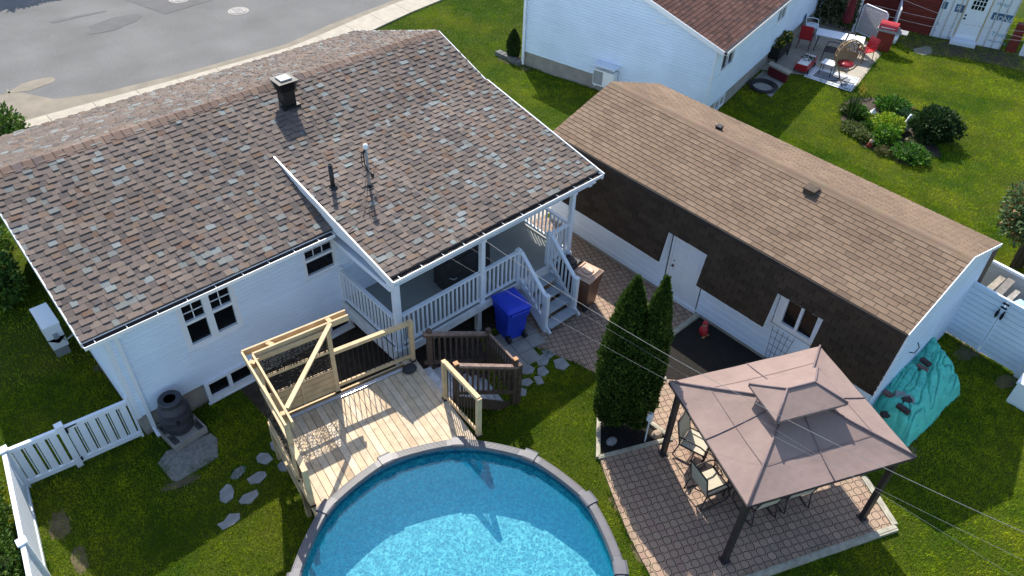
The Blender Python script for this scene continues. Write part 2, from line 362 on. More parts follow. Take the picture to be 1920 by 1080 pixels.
def paver_mat():
    "interlocking pavers: round stones and concave stones in a chequered grid"
    m = bpy.data.materials.new('pavers'); m.use_nodes = True; n = m.node_tree; b = n.nodes['Principled BSDF']; L = n.links.new
    tc = n.nodes.new('ShaderNodeTexCoord'); mp = n.nodes.new('ShaderNodeMapping'); L(tc.outputs['Object'], mp.inputs[0])
    mp.inputs['Rotation'].default_value = (0, 0, .422+.0); s = 1/.148; mp.inputs['Scale'].default_value = (s, s, s)
    nz = n.nodes.new('ShaderNodeTexNoise'); nz.inputs['Scale'].default_value = 1.3; L(mp.outputs[0], nz.inputs['Vector'])
    ms = n.nodes.new('ShaderNodeVectorMath'); ms.operation = 'MULTIPLY_ADD'; ms.inputs[1].default_value = (.16, .16, 0); L(nz.outputs['Color'], ms.inputs[0]); L(mp.outputs[0], ms.inputs[2])
    sp = n.nodes.new('ShaderNodeSeparateXYZ'); L(ms.outputs[0], sp.inputs[0])
    def mth(op, a, c=None, d=None):
        x = n.nodes.new('ShaderNodeMath'); x.operation = op
        for i, q in enumerate((a, c, d)):
            if q is None: continue
            if isinstance(q, (int, float)): x.inputs[i].default_value = q
            else: L(q, x.inputs[i])
        return x.outputs[0]
    fx = mth('FLOOR', sp.outputs[0]); fy = mth('FLOOR', sp.outputs[1])
    gx = mth('SUBTRACT', mth('SUBTRACT', sp.outputs[0], fx), .5); gy = mth('SUBTRACT', mth('SUBTRACT', sp.outputs[1], fy), .5)
    par = mth('MODULO', mth('ABSOLUTE', mth('ADD', fx, fy)), 2.0)   # 0 round cell, 1 concave cell
    ax = mth('ABSOLUTE', gx); ay = mth('ABSOLUTE', gy)
    mxx = mth('MAXIMUM', ax, ay); mnn = mth('MINIMUM', ax, ay)
    # round cell: distance to a superellipse outline of half-size .57 seen from its own centre and from the neighbours
    def sq(a, e=2.6): return mth('POWER', a, e)
    dr = mth('POWER', mth('ADD', sq(ax), sq(ay)), 1/2.6)
    e0 = mth('ABSOLUTE', mth('SUBTRACT', dr, .56))
    nx = mth('SUBTRACT', 1.0, mxx)
    dn = mth('POWER', mth('ADD', sq(nx), sq(mnn)), 1/2.6)
    e1 = mth('ABSOLUTE', mth('SUBTRACT', dn, .56))
    mixp = mth('ADD', mth('MULTIPLY', e0, mth('SUBTRACT', 1.0, par)), mth('MULTIPLY', e1, par))
    # short joint between diagonal concave cells
    jt = mth('LESS_THAN', mixp, .05)
    # cell tone
    wn = n.nodes.new('ShaderNodeTexWhiteNoise'); cb = n.nodes.new('ShaderNodeCombineXYZ'); L(fx, cb.inputs[0]); L(fy, cb.inputs[1]); L(cb.outputs[0], wn.inputs['Vector'])
    rp = n.nodes.new('ShaderNodeValToRGB'); L(wn.outputs['Value'], rp.inputs[0]); E = rp.color_ramp.elements
    E[0].color = (.30, .215, .155, 1); E[1].color = (.43, .30, .21, 1); e = E.new(.5); e.color = (.36, .255, .18, 1); e = E.new(.93); e.color = (.29, .19, .145, 1)
    n2 = n.nodes.new('ShaderNodeTexNoise'); n2.inputs['Scale'].default_value = 60; L(tc.outputs['Object'], n2.inputs['Vector'])
    mr = n.nodes.new('ShaderNodeMapRange'); mr.inputs[1].default_value = .3; mr.inputs[2].default_value = .7; mr.inputs[3].default_value = .8; mr.inputs[4].default_value = 1.2; L(n2.outputs[0], mr.inputs[0])
    mu = n.nodes.new('ShaderNodeVectorMath'); mu.operation = 'MULTIPLY'; L(rp.outputs[0], mu.inputs[0]); L(mr.outputs[0], mu.inputs[1])
    mx = n.nodes.new('ShaderNodeMix'); mx.data_type = 'RGBA'; L(jt, mx.inputs[0]); L(mu.outputs[0], mx.inputs[6]); mx.inputs[7].default_value = (.035, .028, .02, 1)
    L(mx.outputs[2], b.inputs['Base Color']); b.inputs['Roughness'].default_value = .9
    bp = n.nodes.new('ShaderNodeBump'); bp.inputs['Distance'].default_value = .012; bp.inputs['Strength'].default_value = .8
    L(mth('MINIMUM', mixp, .12), bp.inputs['Height']); L(bp.outputs[0], b.inputs['Normal'])
    return m
M['paver'] = paver_mat()
sheet('patio', patio_poly, .05, M['paver'])
b = MB(); b.prism(patio_poly, -.05, .046); tag(b.build('patio_base', M['conc']), kind='structure')
sheet('paved_path', path_poly, .012, M['paver'])
b = MB()
for i in range(-2, 4):
    for j in range(-2, 5):
        o = Vector((7.7, -3.0, 0))+UD*(i*.41)+VD*(j*.41); pp = [o+UD*a+VD*c for a, c in ((.006, .006), (.402, .006), (.402, .402), (.006, .402))]
        if inpoly([(pp[0].x+pp[2].x)/2], [(pp[0].y+pp[2].y)/2], slab_poly)[0]:
            k = R_.uniform(.85, 1.1); b.prism([(q.x, q.y) for q in pp], -.02, .03, (k, k, k))
tag(b.build('concrete_slabs', M['conc']), kind='structure')
sheet('planting_bed', bed_poly, .016, M['mulch']); sheet('tree_bed', planter_poly, .02, M['mulch'])
sheet('bare_ground', [(2.1, -.02), (4.9, -.02), (8.4, -.1), (8.5, -2.4), (7.3, -2.3), (7.0, -3.0), (5.4, -3.6), (4.6, -4.6), (2.0, -4.5), (2.2, -2.4)], .008, M['soil'])
# timber edging
for a, c, l, w in (((6.84, -6.72), (8.62, -5.12), 'pale timber edging on the lawn side of the two cedar trees', .09), ((6.84, -6.72), (8.43, -7.43), 'pale timber edging between the two cedar trees and the patio', .09),
                ((8.43, -7.40), (8.41, -6.83), 'short timber edging behind the two cedar trees beside the canopy post', .09), ((9.28, -5.86), (9.70, -6.24), 'short timber edging between the patio and the black mulch bed', .09),
                ((6.0, -10.02), (10.08, -11.75), 'long pale timber edging along the near side of the paver patio', .13), ((10.12, -11.7), (10.7, -10.72), 'pale timber edging at the right hand end of the paver patio', .13),
                ((10.72, -10.68), (11.4, -9.2), 'timber edging of the patio hidden mostly under the canopy beside the tarp', .13), ((10.75, -5.38), (12.05, -5.38), 'concrete edging between the paved path and the mulch bed', .13)):
    b = MB(); b.beam((a[0], a[1], .03), (c[0], c[1], .03), w, .12); b.beam((a[0], a[1], .094), (c[0], c[1], .094), w*.4, .012)
    tag(b.build('timber_edging', M['timber']), l, 'edging', 'timber edging round the beds and patio')
def ztop(x, y, u, v, z0=0, z1=8):
    best = min((abs(proj((x, y, z0+i*.02))[0]-u)+abs(proj((x, y, z0+i*.02))[1]-v), z0+i*.02) for i in range(int((z1-z0)/.02)))
    return best[1]
def Wp(u, v, P0, N):
    d = f_+r_*((u-960)/FPX)-u_*((v-540)/FPX); N = Vector(N); return CP+d*((Vector(P0)-CP).dot(N)/d.dot(N))
def railing(parent, p, q, zt, zb, n, name='railing', m='white', tw=.09, th=.05, bw=.035, botw=.05, zt2=None, zb2=None):
    "top and bottom rail with n balusters between"
    p = Vector((p[0], p[1], 0)); q = Vector((q[0], q[1], 0)); zt2 = zt if zt2 is None else zt2; zb2 = zb if zb2 is None else zb2
    b = MB(); b.beam(p+Z*zt, q+Z*zt2, tw, th); b.beam(p+Z*zb, q+Z*zb2, botw, .06)
    for i in range(n):
        t = (i+.5)/n; c = p.lerp(q, t); b.beam(c+Z*(zb+(zb2-zb)*t), c+Z*(zt+(zt2-zt)*t), bw, bw)
    return b.build(name, M[m], parent)
# ================================================================== HOUSE
house = thing('house', 'white sided house with mottled grey brown shingle roof and a covered rear porch', 'house', (0, 0, 0))
XR, YR, ZR, ZE, OV = 11.054, 3.835, 4.719, 3.271, .443; XL = -.384
V1 = Vector((0, YR+OV, ZR-ZE)); L1 = V1.length
b = MB()
F_OPEN = [(1.36, 2.59, 1.66, 2.93), (4.18, 5.0, 2.04, 3.06)]
siding(b, (0, 0, 0), X, -Y, .633, 3.25, .105, lambda z: (0, 10.65), F_OPEN)
gz = lambda z: (0, 7.67) if z <= 3.25 else ((z-3.25)/.339+.0, 7.67-(z-3.25)/.339)
siding(b, (0, 7.67, 0), -Y, -X, .633, 4.55, .105, gz); siding(b, (10.65, 0, 0), Y, X, .633, 4.55, .105, gz); siding(b, (10.65, 7.67, 0), -X, Y, .633, 3.25, .105, lambda z: (0, 10.65))
wl = b.build('wall', M['siding'], house)
for x_ in (-.03, 10.6): b = MB(); b.box((x_, x_+.10), (-.035, .07), (.60, 3.2)); b.build('corner_trim', M['white'], wl)
b = MB(); b.box((.04, 10.6), (.1, 7.6), (3.2, 3.24)); b.build('ceiling', M['white'], wl)
b = MB(); b.box((.02, 10.63), (.015, 7.65), (-.1, .64)); b.build('foundation', M['conc'], house)
def panes2(a, c, z): return [(a, c, z, z+.56)]
window(house, (0, 0, 0), X, -Y, 1.36, 2.59, 1.66, 2.93, [(1.48, 1.90, 2.42, 2.85), (1.48, 1.90, 1.80, 2.35), (2.05, 2.48, 2.42, 2.85), (2.05, 2.48, 1.80, 2.35)],
       bars=[(1.68, 1.70, 2.42, 2.85), (1.48, 1.90, 2.61, 2.63), (2.255, 2.275, 2.42, 2.85), (2.05, 2.48, 2.612, 2.632)], label='double window with four dark panes under the eave')
window(house, (0, 0, 0), X, -Y, 4.18, 5.0, 2.06, 3.05, [(4.25, 4.93, 2.58, 2.98), (4.25, 4.93, 2.13, 2.51)], bars=[(4.47, 4.488, 2.58, 2.98), (4.69, 4.708, 2.58, 2.98), (4.25, 4.93, 2.77, 2.79)], label='single window next to the porch')
window(house, (0, -.05, 0), X, -Y, 1.41, 2.56, .06, .66, [(1.50, 1.93, .20, .59), (2.01, 2.46, .20, .59)], label='low basement window with two dark panes')
window(house, (0, -.05, 0), X, -Y, 4.50, 5.15, .08, .62, [(4.58, 5.07, .2, .56)], label='basement window half hidden behind the wooden screen')
b = MB(); b.box((.16, .24), (-.075, -.012), (.15, 3.05)); b.beam((.2, -.04, 3.0), (.2, -.42, 3.18), .08, .06); b.beam((.2, -.045, .17), (.2, -.25, .08), .08, .06); b.build('downspout', M['white'], house)
rf = MB()
CUT = .15; V1n = V1.normalized()
cov = lambda u, v: (u+XL > 4.95 and -OV+(v+CUT)*(YR+OV)/L1 < 1.80)
shingles(rf, Vector((XL, -OV, ZE))+V1n*CUT, X, V1, XR-XL, L1-CUT, .145, PAL_H, skip=cov)
shingles(rf, (XR, 2*YR+OV, ZE), -X, Vector((0, -V1.y, V1.z)), XR-XL, L1, .145, PAL_H)
for sgn in (0, 1):     # deck of the roof beneath the shingles
    y0 = -OV if not sgn else 2*YR+OV; n = Vector((0, -V1.z, V1.y)).normalized() if not sgn else Vector((0, V1.z, V1.y)).normalized()
    v = V1.normalized() if not sgn else Vector((0, -V1.y, V1.z)).normalized()
    rf.obox((XL, y0, ZE), X, v, n, (0, XR-XL), (0 if sgn else CUT, L1), (-.05, 0), (.08, .07, .07))
roof = rf.build('roof', M['shingle'], house)
b = MB(); x = XL; n1 = Vector((0, -.32, .95)).normalized(); i = 0
while x < XR-.05:
    w = min(.20, XR-x-.0); k = pick([(3, lin((122, 104, 94))), (2, lin((132, 114, 102))), (1, lin((112, 100, 97)))]); h = .022+.004*R_.random()
    b.face([(x, YR-.2, ZR-.068+h), (x+w-.012, YR-.2, ZR-.068+h-.006), (x+w-.012, YR, ZR+h), (x, YR, ZR+h+.008)], k)
    b.face([(x, YR, ZR+h+.008), (x+w-.012, YR, ZR+h), (x+w-.012, YR+.2, ZR-.068+h-.006), (x, YR+.2, ZR-.068+h)], k)
    b.face([(x, YR-.2, ZR-.075), (x+w-.012, YR-.15, ZR-.06), (x+w-.012, YR-.2, ZR-.068+h-.006), (x, YR-.2, ZR-.068+h)], k); x += w; i += 1
b.build('ridge_cap', M['shingle'], roof)
def gutter(name, x0, x1, y, z, parent, nh):
    b = MB(); b.box((x0, x1), (y-.155, y-.143), (z-.085, z-.005)); b.box((x0, x1), (y-.143, y-.0), (z-.085, z-.075)); b.box((x0, x0+.012), (y-.143, y), (z-.075, z-.01)); b.box((x1-.012, x1), (y-.143, y), (z-.075, z-.01)); b.box((x0, x1), (y-.165, y-.1555), (z-.03, z+.002))
    for k in range(nh):
        xx = x0+(x1-x0)*(k+.35)/nh; b.box((xx, xx+.010), (y-.142, y-.03), (z-.016, z-.006))
    g = b.build(name, M['white_metal'], parent)
    b = MB(); b.box((x0+.013, x1-.013), (y-.142, y-.002), (z-.074, z-.032)); b.build('gutter_debris', M['soffit'], g); return g
gutter('gutter', XL, 4.84, -OV+.165, ZE+.0, roof, 9)
b = MB(); b.box((XL, 10.9), (-OV+.167, -OV+.185), (ZE-.13, ZE+.0)); b.box((XL, 10.9), (-OV+.185, -.002), (ZE-.13, ZE-.115));  b.build('soffit', M['white'], roof)
b = MB(); b.box((XL, XR), (2*YR+OV-.02, 2*YR+OV), (ZE-.19, ZE-.03)); b.build('fascia', M['whiteworn'], roof)
for xx in (XL-.004, XR+.004):
    for ya, yb in ((-OV, YR), (2*YR+OV, YR)):
        b = MB(); b.beam((xx, ya+(.13 if ya < 0 else 0), ZE-.075+(.044 if ya < 0 else 0)), (xx, yb, ZR-.075), .025, .17); b.build('rake_board', M['white_metal'], roof)
# porch roof
XP, YX, ZX = 4.855, -2.518, 3.264; VX = Vector((0, 1.89-YX, 4.062-ZX)); LX = VX.length
b = MB(); shingles(b, Vector((XP, YX, ZX))+VX.normalized()*CUT, X, VX, XR-XP, LX-CUT, .145, PAL_H)
nx = Vector((0, -VX.z, VX.y)).normalized(); b.obox((XP, YX, ZX), X, VX.normalized(), nx, (0, XR-XP), (CUT, LX), (-.05, 0), (.08, .07, .07))
pr = b.build('porch_roof', M['shingle'], house)
gutter('gutter', XP, XR, YX+.165, ZX+.0, pr, 11)
b = MB(); b.beam((XP-.012, YX, ZX-.06), (XP-.012, 1.95, 4.062-.06), .03, .19); b.build('rake_board', M['white_metal'], pr)
b = MB(); b.beam((XR+.012, YX, ZX-.06), (XR+.012, 1.8, 4.04-.06), .03, .19); b.build('rake_board', M['white_metal'], pr)
b = MB(); b.face([(XP+.01, YX, ZX-.06), (XP+.01, 1.9, 4.02), (XP+.01, -OV, ZE-.02)], (1, 1, 1)); b.box((XP+.02, 11.0), (-2.38, -.02), (2.98, 3.0)); b.box((XP+.03, 10.95), (-2.32, -2.20), (2.98, 3.18)); b.box((XP+.03, XP+.13), (-2.30, -.02), (2.86, 2.99)); b.box((10.85, 10.95), (-2.3, -.02), (2.86, 2.99)); b.build('porch_beam', M['white'], pr)
# roof furniture
cx, cy = 6.0, 3.16; zb = ZR-(YR-cy)*.339
b = MB(); b.box((cx-.15, cx+.15), (cy-.15, cy+.15), (zb-.08, zb+.42)); b.box((cx-.22, cx+.22), (cy-.22, cy+.22), (zb-.06, zb+.0))
for k in range(4):
    w = .20+.012*k; zz = zb+.37+.055*k; b.box((cx-w, cx+w), (cy-w, cy+w), (zz, zz+.018)); b.box((cx-.16, cx+.16), (cy-.16, cy+.16), (zz+.019, zz+.054))
b.box((cx-.25, cx+.25), (cy-.25, cy+.25), (zb+.59, zb+.61))
vb = b.build('roof_vent', M['blackm'], house); b = MB(); b.box((cx-.14, cx+.14), (cy-.14, cy+.14), (zb+.612, zb+.65)); b.build('vent_cap', M['grey'], vb)
px_, py_ = 5.39, .39; zz = 3.79; zt = ztop(px_, py_, 617, 308, zz)
b = MB(); b.lathe((px_, py_, zz-.05), [(.05, 0), (.05, zt-zz+.05), (.038, zt-zz+.05), (.038, zt-zz-.1)], 14); vp = b.build('vent_pipe', M['black'], house, True)
b = MB(); b.lathe((px_, py_, zz-.06), [(.13, 0), (.12, .04), (.075, .10), (.06, .13)], 14); b.build('pipe_flashing', M['blackm'], vp, True)
mx_, my_ = 6.08, .01; zm = 3.72; zt = ztop(mx_, my_, 687, 272, zm)
b = MB(); b.lathe((mx_, my_, zm-.05), [(.03, 0), (.03, zt-zm)], 10); ms = b.build('service_mast', M['wire'], house, True)
b = MB(); b.lathe((mx_, my_, zm-.06), [(.13, 0), (.11, .05), (.06, .1), (.04, .13)], 14); b.build('mast_flashing', M['blackm'], ms, True)
b = MB(); b.lathe((mx_, my_, zt-.1), [(.035, 0), (.06, .03), (.062, .08), (.04, .12), (0, .14)], 12); b.build('mast_head', M['white_metal'], ms, True)
b = MB()
for dx, dy in ((.09, -.02), (.12, .03), (.06, .05)):
    b.tube([(mx_, my_, zt-.06), (mx_-dx, my_-.02+dy, zt-.2), (mx_-dx*1.2, my_-.05+dy, zt-.42), (mx_-.03, my_-.06, zt-.62), (mx_+.06, my_-.08, zt-.70)], .011, 5)
b.lathe((mx_+.05, my_-.08, zt-.78), [(.035, 0), (.04, .08), (.02, .1)], 8)
b.tube([(mx_, my_, zt-.5), (mx_-.25, my_-.2, zm+.12), (mx_-.65, my_-.35, zm+.0), (XP+.0, my_-.55, zm-.02), (XP-.02, my_-.6, zm-.2)], .006, 4)
b.tube([(mx_, my_, zt-.6), (mx_-.3, my_-.35, zm+.05), (mx_-.7, my_-.75, zm-.12), (XP+.0, my_-.95, zm-.14)], .006, 4)
b.tube([(mx_, my_, zt-.45), (mx_+.25, my_+.02, zt-.62), (mx_+.05, my_-.06, zt-.72)], .006, 4)
b.build('mast_cable', M['black'], ms)
# porch
b = MB(); b.box((5.0, 10.42), (-2.24, -.015), (.94, 1.0)); pf = b.build('porch_floor', M['porchfloor'], house)
b = MB(); b.box((4.97, 10.46), (-2.30, -2.242), (.80, 1.012)); b.box((4.96, 4.998), (-2.242, -.02), (.80, 1.012)); b.box((10.422, 10.46), (-2.242, -.02), (.80, 1.012)); b.box((4.99, 10.44), (-2.14, -2.05), (.64, .93)); b.box((5.03, 5.12), (-2.05, -.02), (.64, .93)); b.box((4.93, 4.957), (-2.2, -.04), (.68, .80)); b.build('porch_skirt', M['whiteworn'], pf)
for xx in (5.10, 7.46, 10.33):
    b = MB(); b.box((xx-.06, xx+.06), (-2.16, -2.03), (-.02, .64)); b.build('porch_footing', M['whiteworn'], pf)
for xx, dy in ((5.06, 0), (7.46, 0), (10.38, 0)):
    b = MB(); b.box((xx-.055, xx+.055), (-2.27, -2.16), (.98, 2.90)); b.box((xx-.075, xx+.075), (-2.29, -2.14), (2.82, 2.93)); b.box((xx-.07, xx+.07), (-2.285, -2.145), (1.0, 1.06)); b.build('porch_post', M['white'], house)
b = MB(); b.box((5.12, 5.17), (-2.25, -2.18), (.98, 2.90)); b.build('porch_post', M['white'], house)
railing(house, (5.03, -.08), (5.03, -2.14), 1.93, 1.10, 15); railing(house, (5.2, -2.2), (7.40, -2.2), 1.93, 1.10, 18); railing(house, (7.52, -2.2), (8.58, -2.2), 1.93, 1.10, 8)
railing(house, (9.70, -2.2), (10.32, -2.2), 1.93, 1.10, 5); railing(house, (10.38, -2.14), (10.38, -.08), 1.93, 1.10, 15)
for xx, yy, z0, z1 in ((8.63, -2.2, .98, 1.98), (9.65, -2.2, .98, 1.98), (5.03, -.06, .98, 1.99)):
    b = MB(); b.box((xx-.045, xx+.045), (yy-.045, yy+.045), (z0, z1)); b.box((xx-.065, xx+.065), (yy-.065, yy+.065), (z1-.02, z1+.01)); b.obox((xx, yy, z1+.012), X, Y, Z, (-.045, .045), (-.045, .045), (0, .03)); b.build('newel_post', M['white'], house)
st = MB()
for k in range(4):
    z = .80-.2*k; ye = -2.31-.265*(k+1)
    st.box((8.72, 9.66), (ye-.02, ye+.27), (z-.035, z))
tr = st.build('porch_stair', M['treadpaint'], house)
for xx in (8.68, 9.70):
    b = MB(); b.beam((xx, -2.27, .80), (xx, -3.36, -.02), .045, .26); b.box((xx-.05, xx+.05), (-3.26, -3.16), (0, 1.16)); b.box((xx-.06, xx+.06), (-3.27, -3.15), (1.15, 1.18)); b.build('stringer', M['white'], tr)
    railing(tr, (xx, -2.25), (xx, -3.15), 1.92, 1.10, 7, zt2=1.12, zb2=.34)
# heat pump by the left wall
hp = thing('heat_pump', 'pale grey outdoor heat pump unit beside the left end of the house', 'heat pump', (-.45, 3.85, 0))
b = MB(); b.box((-.62, -.28), (3.38, 4.22), (.35, 1.02)); b.box((-.635, -.265), (3.365, 4.235), (1.02, 1.05)); b.build('casing', M['white_metal'], hp)
for y_ in (3.5, 4.04): b = MB(); b.box((-.60, -.3), (y_, y_+.06), (0, .35)); b.build('stand', M['grey'], hp)
b = MB(); b.lathe((-.45, 3.376, .66), [(.2, 0)], 4); b.box((-.50, -.40), (3.33, 3.379), (.55, .8)); b.tube([(-.4, 3.36, .62), (-.3, 3.25, .6), (-.15, 3.2, .7), (-.02, 3.2, .75)], .02, 6); b.build('pipe_cover', M['grey'], hp)
# ================================================================== GARAGE
gar = thing('garage', 'long white garage with tan shingle gambrel roof and dark lower roof slope', 'garage', (14.2, -4.9, 0))
GBX, GBZ, GRX, GRZ, GY0, GY1, GLX, GLZ, GWX, GFX = 11.962, 2.877, 14.248, 3.656, -9.971, .162, 11.666, 1.246, 12.09, 16.517
b = MB(); siding(b, (GWX, .05, 0), -Y, -X, .10, 2.6, .19, lambda z: (0, 9.9), [(4.20, 5.33, .0, 2.12), (7.28, 8.38, 1.15, 2.2)])
wlg = b.build('wall', M['siding'], gar)
b = MB(); prof = [(11.70, 1.25), (11.97, 2.83), (GRX, GRZ-.06), (16.5, 2.83), (16.80, 1.25), (16.4, 1.25), (16.4, 0), (12.1, 0), (12.1, 1.25)]
for y in (-9.86, .05):
    n = len(prof); vs = [(p[0], y-.03, p[1]) for p in prof]+[(p[0], y+.03, p[1]) for p in prof]
    b.add(vs, [tuple(range(n)), tuple(range(n, 2*n))[::-1]]+[(i, i+n, (i+1) % n+n, (i+1) % n) for i in range(n)])
for k in range(1, 18): zz = .2*k; b.box((12.11 if zz < 1.25 else 11.7+(zz-1.25)*.17, 16.39), (-9.897, -9.891), (zz, zz+.012), (.8, .8, .8)) if zz < 2.8 else None
b.box((16.36, 16.4), (-9.8, .0), (0, 2.8)); b.build('gable_wall', M['siding'], gar)
b = MB(); b.box((12.05, 16.42), (-9.87, .06), (-.05, .10)); b.build('foundation', M['conc'], gar)
g = MB(); VG = Vector((GRX-GBX, 0, GRZ-GBZ)); LG = VG.length
shingles(g, (GBX, GY1, GBZ), -Y, VG, GY1-GY0, LG, .137, PAL_G, lam=False, wav=.003)
VG2 = Vector((GRX-GFX, 0, GRZ-GBZ)); shingles(g, (GFX, GY0, GBZ), Y, VG2, GY1-GY0, VG2.length, .137, PAL_G, lam=False, wav=.003)
for P, v in (((GBX, GY0, GBZ), VG), ((GFX, GY0, GBZ), VG2)):
    vn = v.normalized(); n = vn.cross(Y); n = n if n.z > 0 else -n
    g.obox(P, Y, vn, n, (0, GY1-GY0), (0, v.length), (-.05, 0), (.10, .075, .06))
gr = g.build('roof', M['shingle'], gar)
b = MB(); y = GY1
while y > GY0+.02:
    w = min(.14, y-GY0); k = tuple(x*R_.uniform(.95, 1.05) for x in lin((132, 113, 97)))
    b.face([(GRX-.2, y, GRZ-.058), (GRX-.2, y-w, GRZ-.060), (GRX-.03, y-w, GRZ+.004), (GRX-.03, y, GRZ+.006)], k); b.face([(GRX-.03, y, GRZ+.006), (GRX-.03, y-w, GRZ+.004), (GRX+.03, y-w, GRZ+.004), (GRX+.03, y, GRZ+.006)], k)
    b.face([(GRX+.03, y, GRZ+.006), (GRX+.03, y-w, GRZ+.004), (GRX+.2, y-w, GRZ-.060), (GRX+.2, y, GRZ-.058)], k); y -= w
b.build('ridge_cap', M['shingle'], gr)
PAL_SHADE = [(3, tuple(x*.30 for x in c)) for _, c in PAL_G]  # upper roof palette darkened, so the lower slope carries its shade as colour
g = MB(); VL = Vector((GBX-GLX, 0, GBZ-GLZ)); LL = VL.length
def cutL(u, v):
    z = GLZ+v*VL.z/LL; y = GY1-u
    return (-5.33 < y < -4.15 and z < 2.13) or (-8.38 < y < -7.23 and z < 2.2)
g2 = MB(); segs = [(GY1, -4.15, 0), (-4.15, -5.33, 2.12), (-5.33, -7.23, 0), (-7.23, -8.38, 2.2), (-8.38, GY0, 0)]
vl = VL.normalized(); nl = Vector((-VL.z, 0, VL.x)).normalized()
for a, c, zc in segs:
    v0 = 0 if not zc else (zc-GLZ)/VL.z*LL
    shingles(g, Vector((GLX, a, GLZ))+vl*v0, -Y, VL, a-c, LL-v0-.03, .137, PAL_SHADE, lam=False, wav=.002)
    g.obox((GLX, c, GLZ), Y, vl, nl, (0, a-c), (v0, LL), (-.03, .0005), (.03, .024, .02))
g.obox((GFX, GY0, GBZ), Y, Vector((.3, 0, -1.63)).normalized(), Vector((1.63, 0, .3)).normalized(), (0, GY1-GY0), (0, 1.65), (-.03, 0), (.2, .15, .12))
lo = g.build('lower_roof', M['shingle'], gar); lo['label'] = 'lower roof slope painted dark for its shade'
b = MB(); b.box((GBX-.035, GBX-.0), (GY0, GY1), (GBZ-.10, GBZ-.004)); b.build('dark_trim_shade', M['soffit'], lo)  # brown fascia line that also paints the shadow at the slope's top
b = MB(); b.beam((GBX, GY0-.012, GBZ-.03), (GRX, GY0-.012, GRZ-.03), .02, .09); b.beam((GFX, GY0-.012, GBZ-.03), (GRX, GY0-.012, GRZ-.03), .02, .09); b.beam((GLX, GY0-.012, GLZ), (GBX, GY0-.012, GBZ-.05), .02, .05)
b.box((GLX, 12.08), (GY0+.1, -8.40), (GLZ-.02, GLZ)); b.box((GLX, 12.08), (-7.22, -5.35), (GLZ-.02, GLZ)); b.box((GLX, 12.08), (-4.13, GY1-.1), (GLZ-.02, GLZ))
for y, zc in ((-4.135, 2.13), (-5.345, 2.13), (-7.215, 2.21), (-8.395, 2.21)):
    xt = GLX+(zc-GLZ)*(GBX-GLX)/(GBZ-GLZ)
    b.add([(12.09, y, zc), (xt, y, zc), (GLX+.02, y, GLZ), (12.09, y, GLZ), (12.09, y+.02, zc), (xt, y+.02, zc), (GLX+.02, y+.02, GLZ), (12.09, y+.02, GLZ)], [(0, 1, 2, 3), (7, 6, 5, 4), (0, 4, 5, 1), (1, 5, 6, 2), (2, 6, 7, 3)])
b.box((GLX+.17, 12.09), (-8.37, -7.24), (2.19, 2.21)); b.build('white_trim', M['white'], lo)
# door and window of the garage: wall axis runs along -Y from the far end
OG = (GWX, .05, 0); UG = -Y; NG = -X
b = MB(); wbox(b, OG, UG, NG, (4.31, 5.22), (-.03, .015), (.12, 2.06))
for u0, u1 in ((4.42, 4.71), (4.82, 5.11)):
    for z0, z1 in ((.28, .95), (1.08, 1.62), (1.72, 1.94)):
        for q in ((u0, u1, z0, z0+.012), (u0, u1, z1-.012, z1), (u0, u0+.012, z0, z1), (u1-.012, u1, z0, z1)): wbox(b, OG, UG, NG, q[:2], (.015, .022), q[2:])
dr = b.build('door', M['white'], gar)
b = MB(); b.lathe((GWX-.06, .05-4.40, 1.05), [(0, -.03), (.03, -.02), (.034, 0), (.03, .02), (0, .03)], 10); b.lathe((GWX-.03, .05-4.40, 1.2), [(0, -.02), (.02, 0), (0, .02)], 8); b.build('handle', M['bronze'], dr)
b = MB(); wbox(b, OG, UG, NG, (4.235, 4.305), (-.02, .03), (.1, 2.08)); wbox(b, OG, UG, NG, (5.225, 5.295), (-.02, .03), (.1, 2.08)); wbox(b, OG, UG, NG, (4.10, 5.37), (.0, .24), (2.085, 2.15)); wbox(b, OG, UG, NG, (4.2, 5.33), (0, .05), (.0, .12)); b.build('door_frame', M['white'], dr)
window(gar, OG, UG, NG, 7.30, 8.37, 1.17, 2.18, [(7.50, 7.83, 1.30, 2.08), (7.90, 8.24, 1.30, 2.08)], sill=False)
for cx, cy, s in ((13.92, -6.36, .13), (14.62, -3.25, .07)):
    z = GRZ-abs(cx-GRX)*.341; b = MB(); b.box((cx-s, cx+s), (cy-s, cy+s), (z-.03, z+.09)); b.box((cx-s*1.15, cx+s*1.15), (cy-s*1.15, cy+s*1.15), (z+.09, z+.115)); b.build('roof_vent', M['bark' if s > .1 else 'blackm'], gar)
b = MB(); b.tube([(13.2, -9.92, 1.5), (13.2, -10.02, 1.55), (13.2, -10.05, 1.75), (13.2, -9.98, 1.85)], .012, 6); b.build('hook', M['blackm'], gar)
# trellis and garden figure by the garage
b = MB(); tx, ty = 12.0, -7.62
for k in range(5): b.tube([(tx-.12, ty-.16+.08*k, .0), (tx-.02, ty-.28+.14*k, 1.15)], .006, 5)
for k in range(5): z = .25+.2*k; w = .17+.12*z/1.15; b.tube([(tx-.09+.06*z, ty-w, z), (tx-.09+.06*z, ty+w, z)], .005, 5)

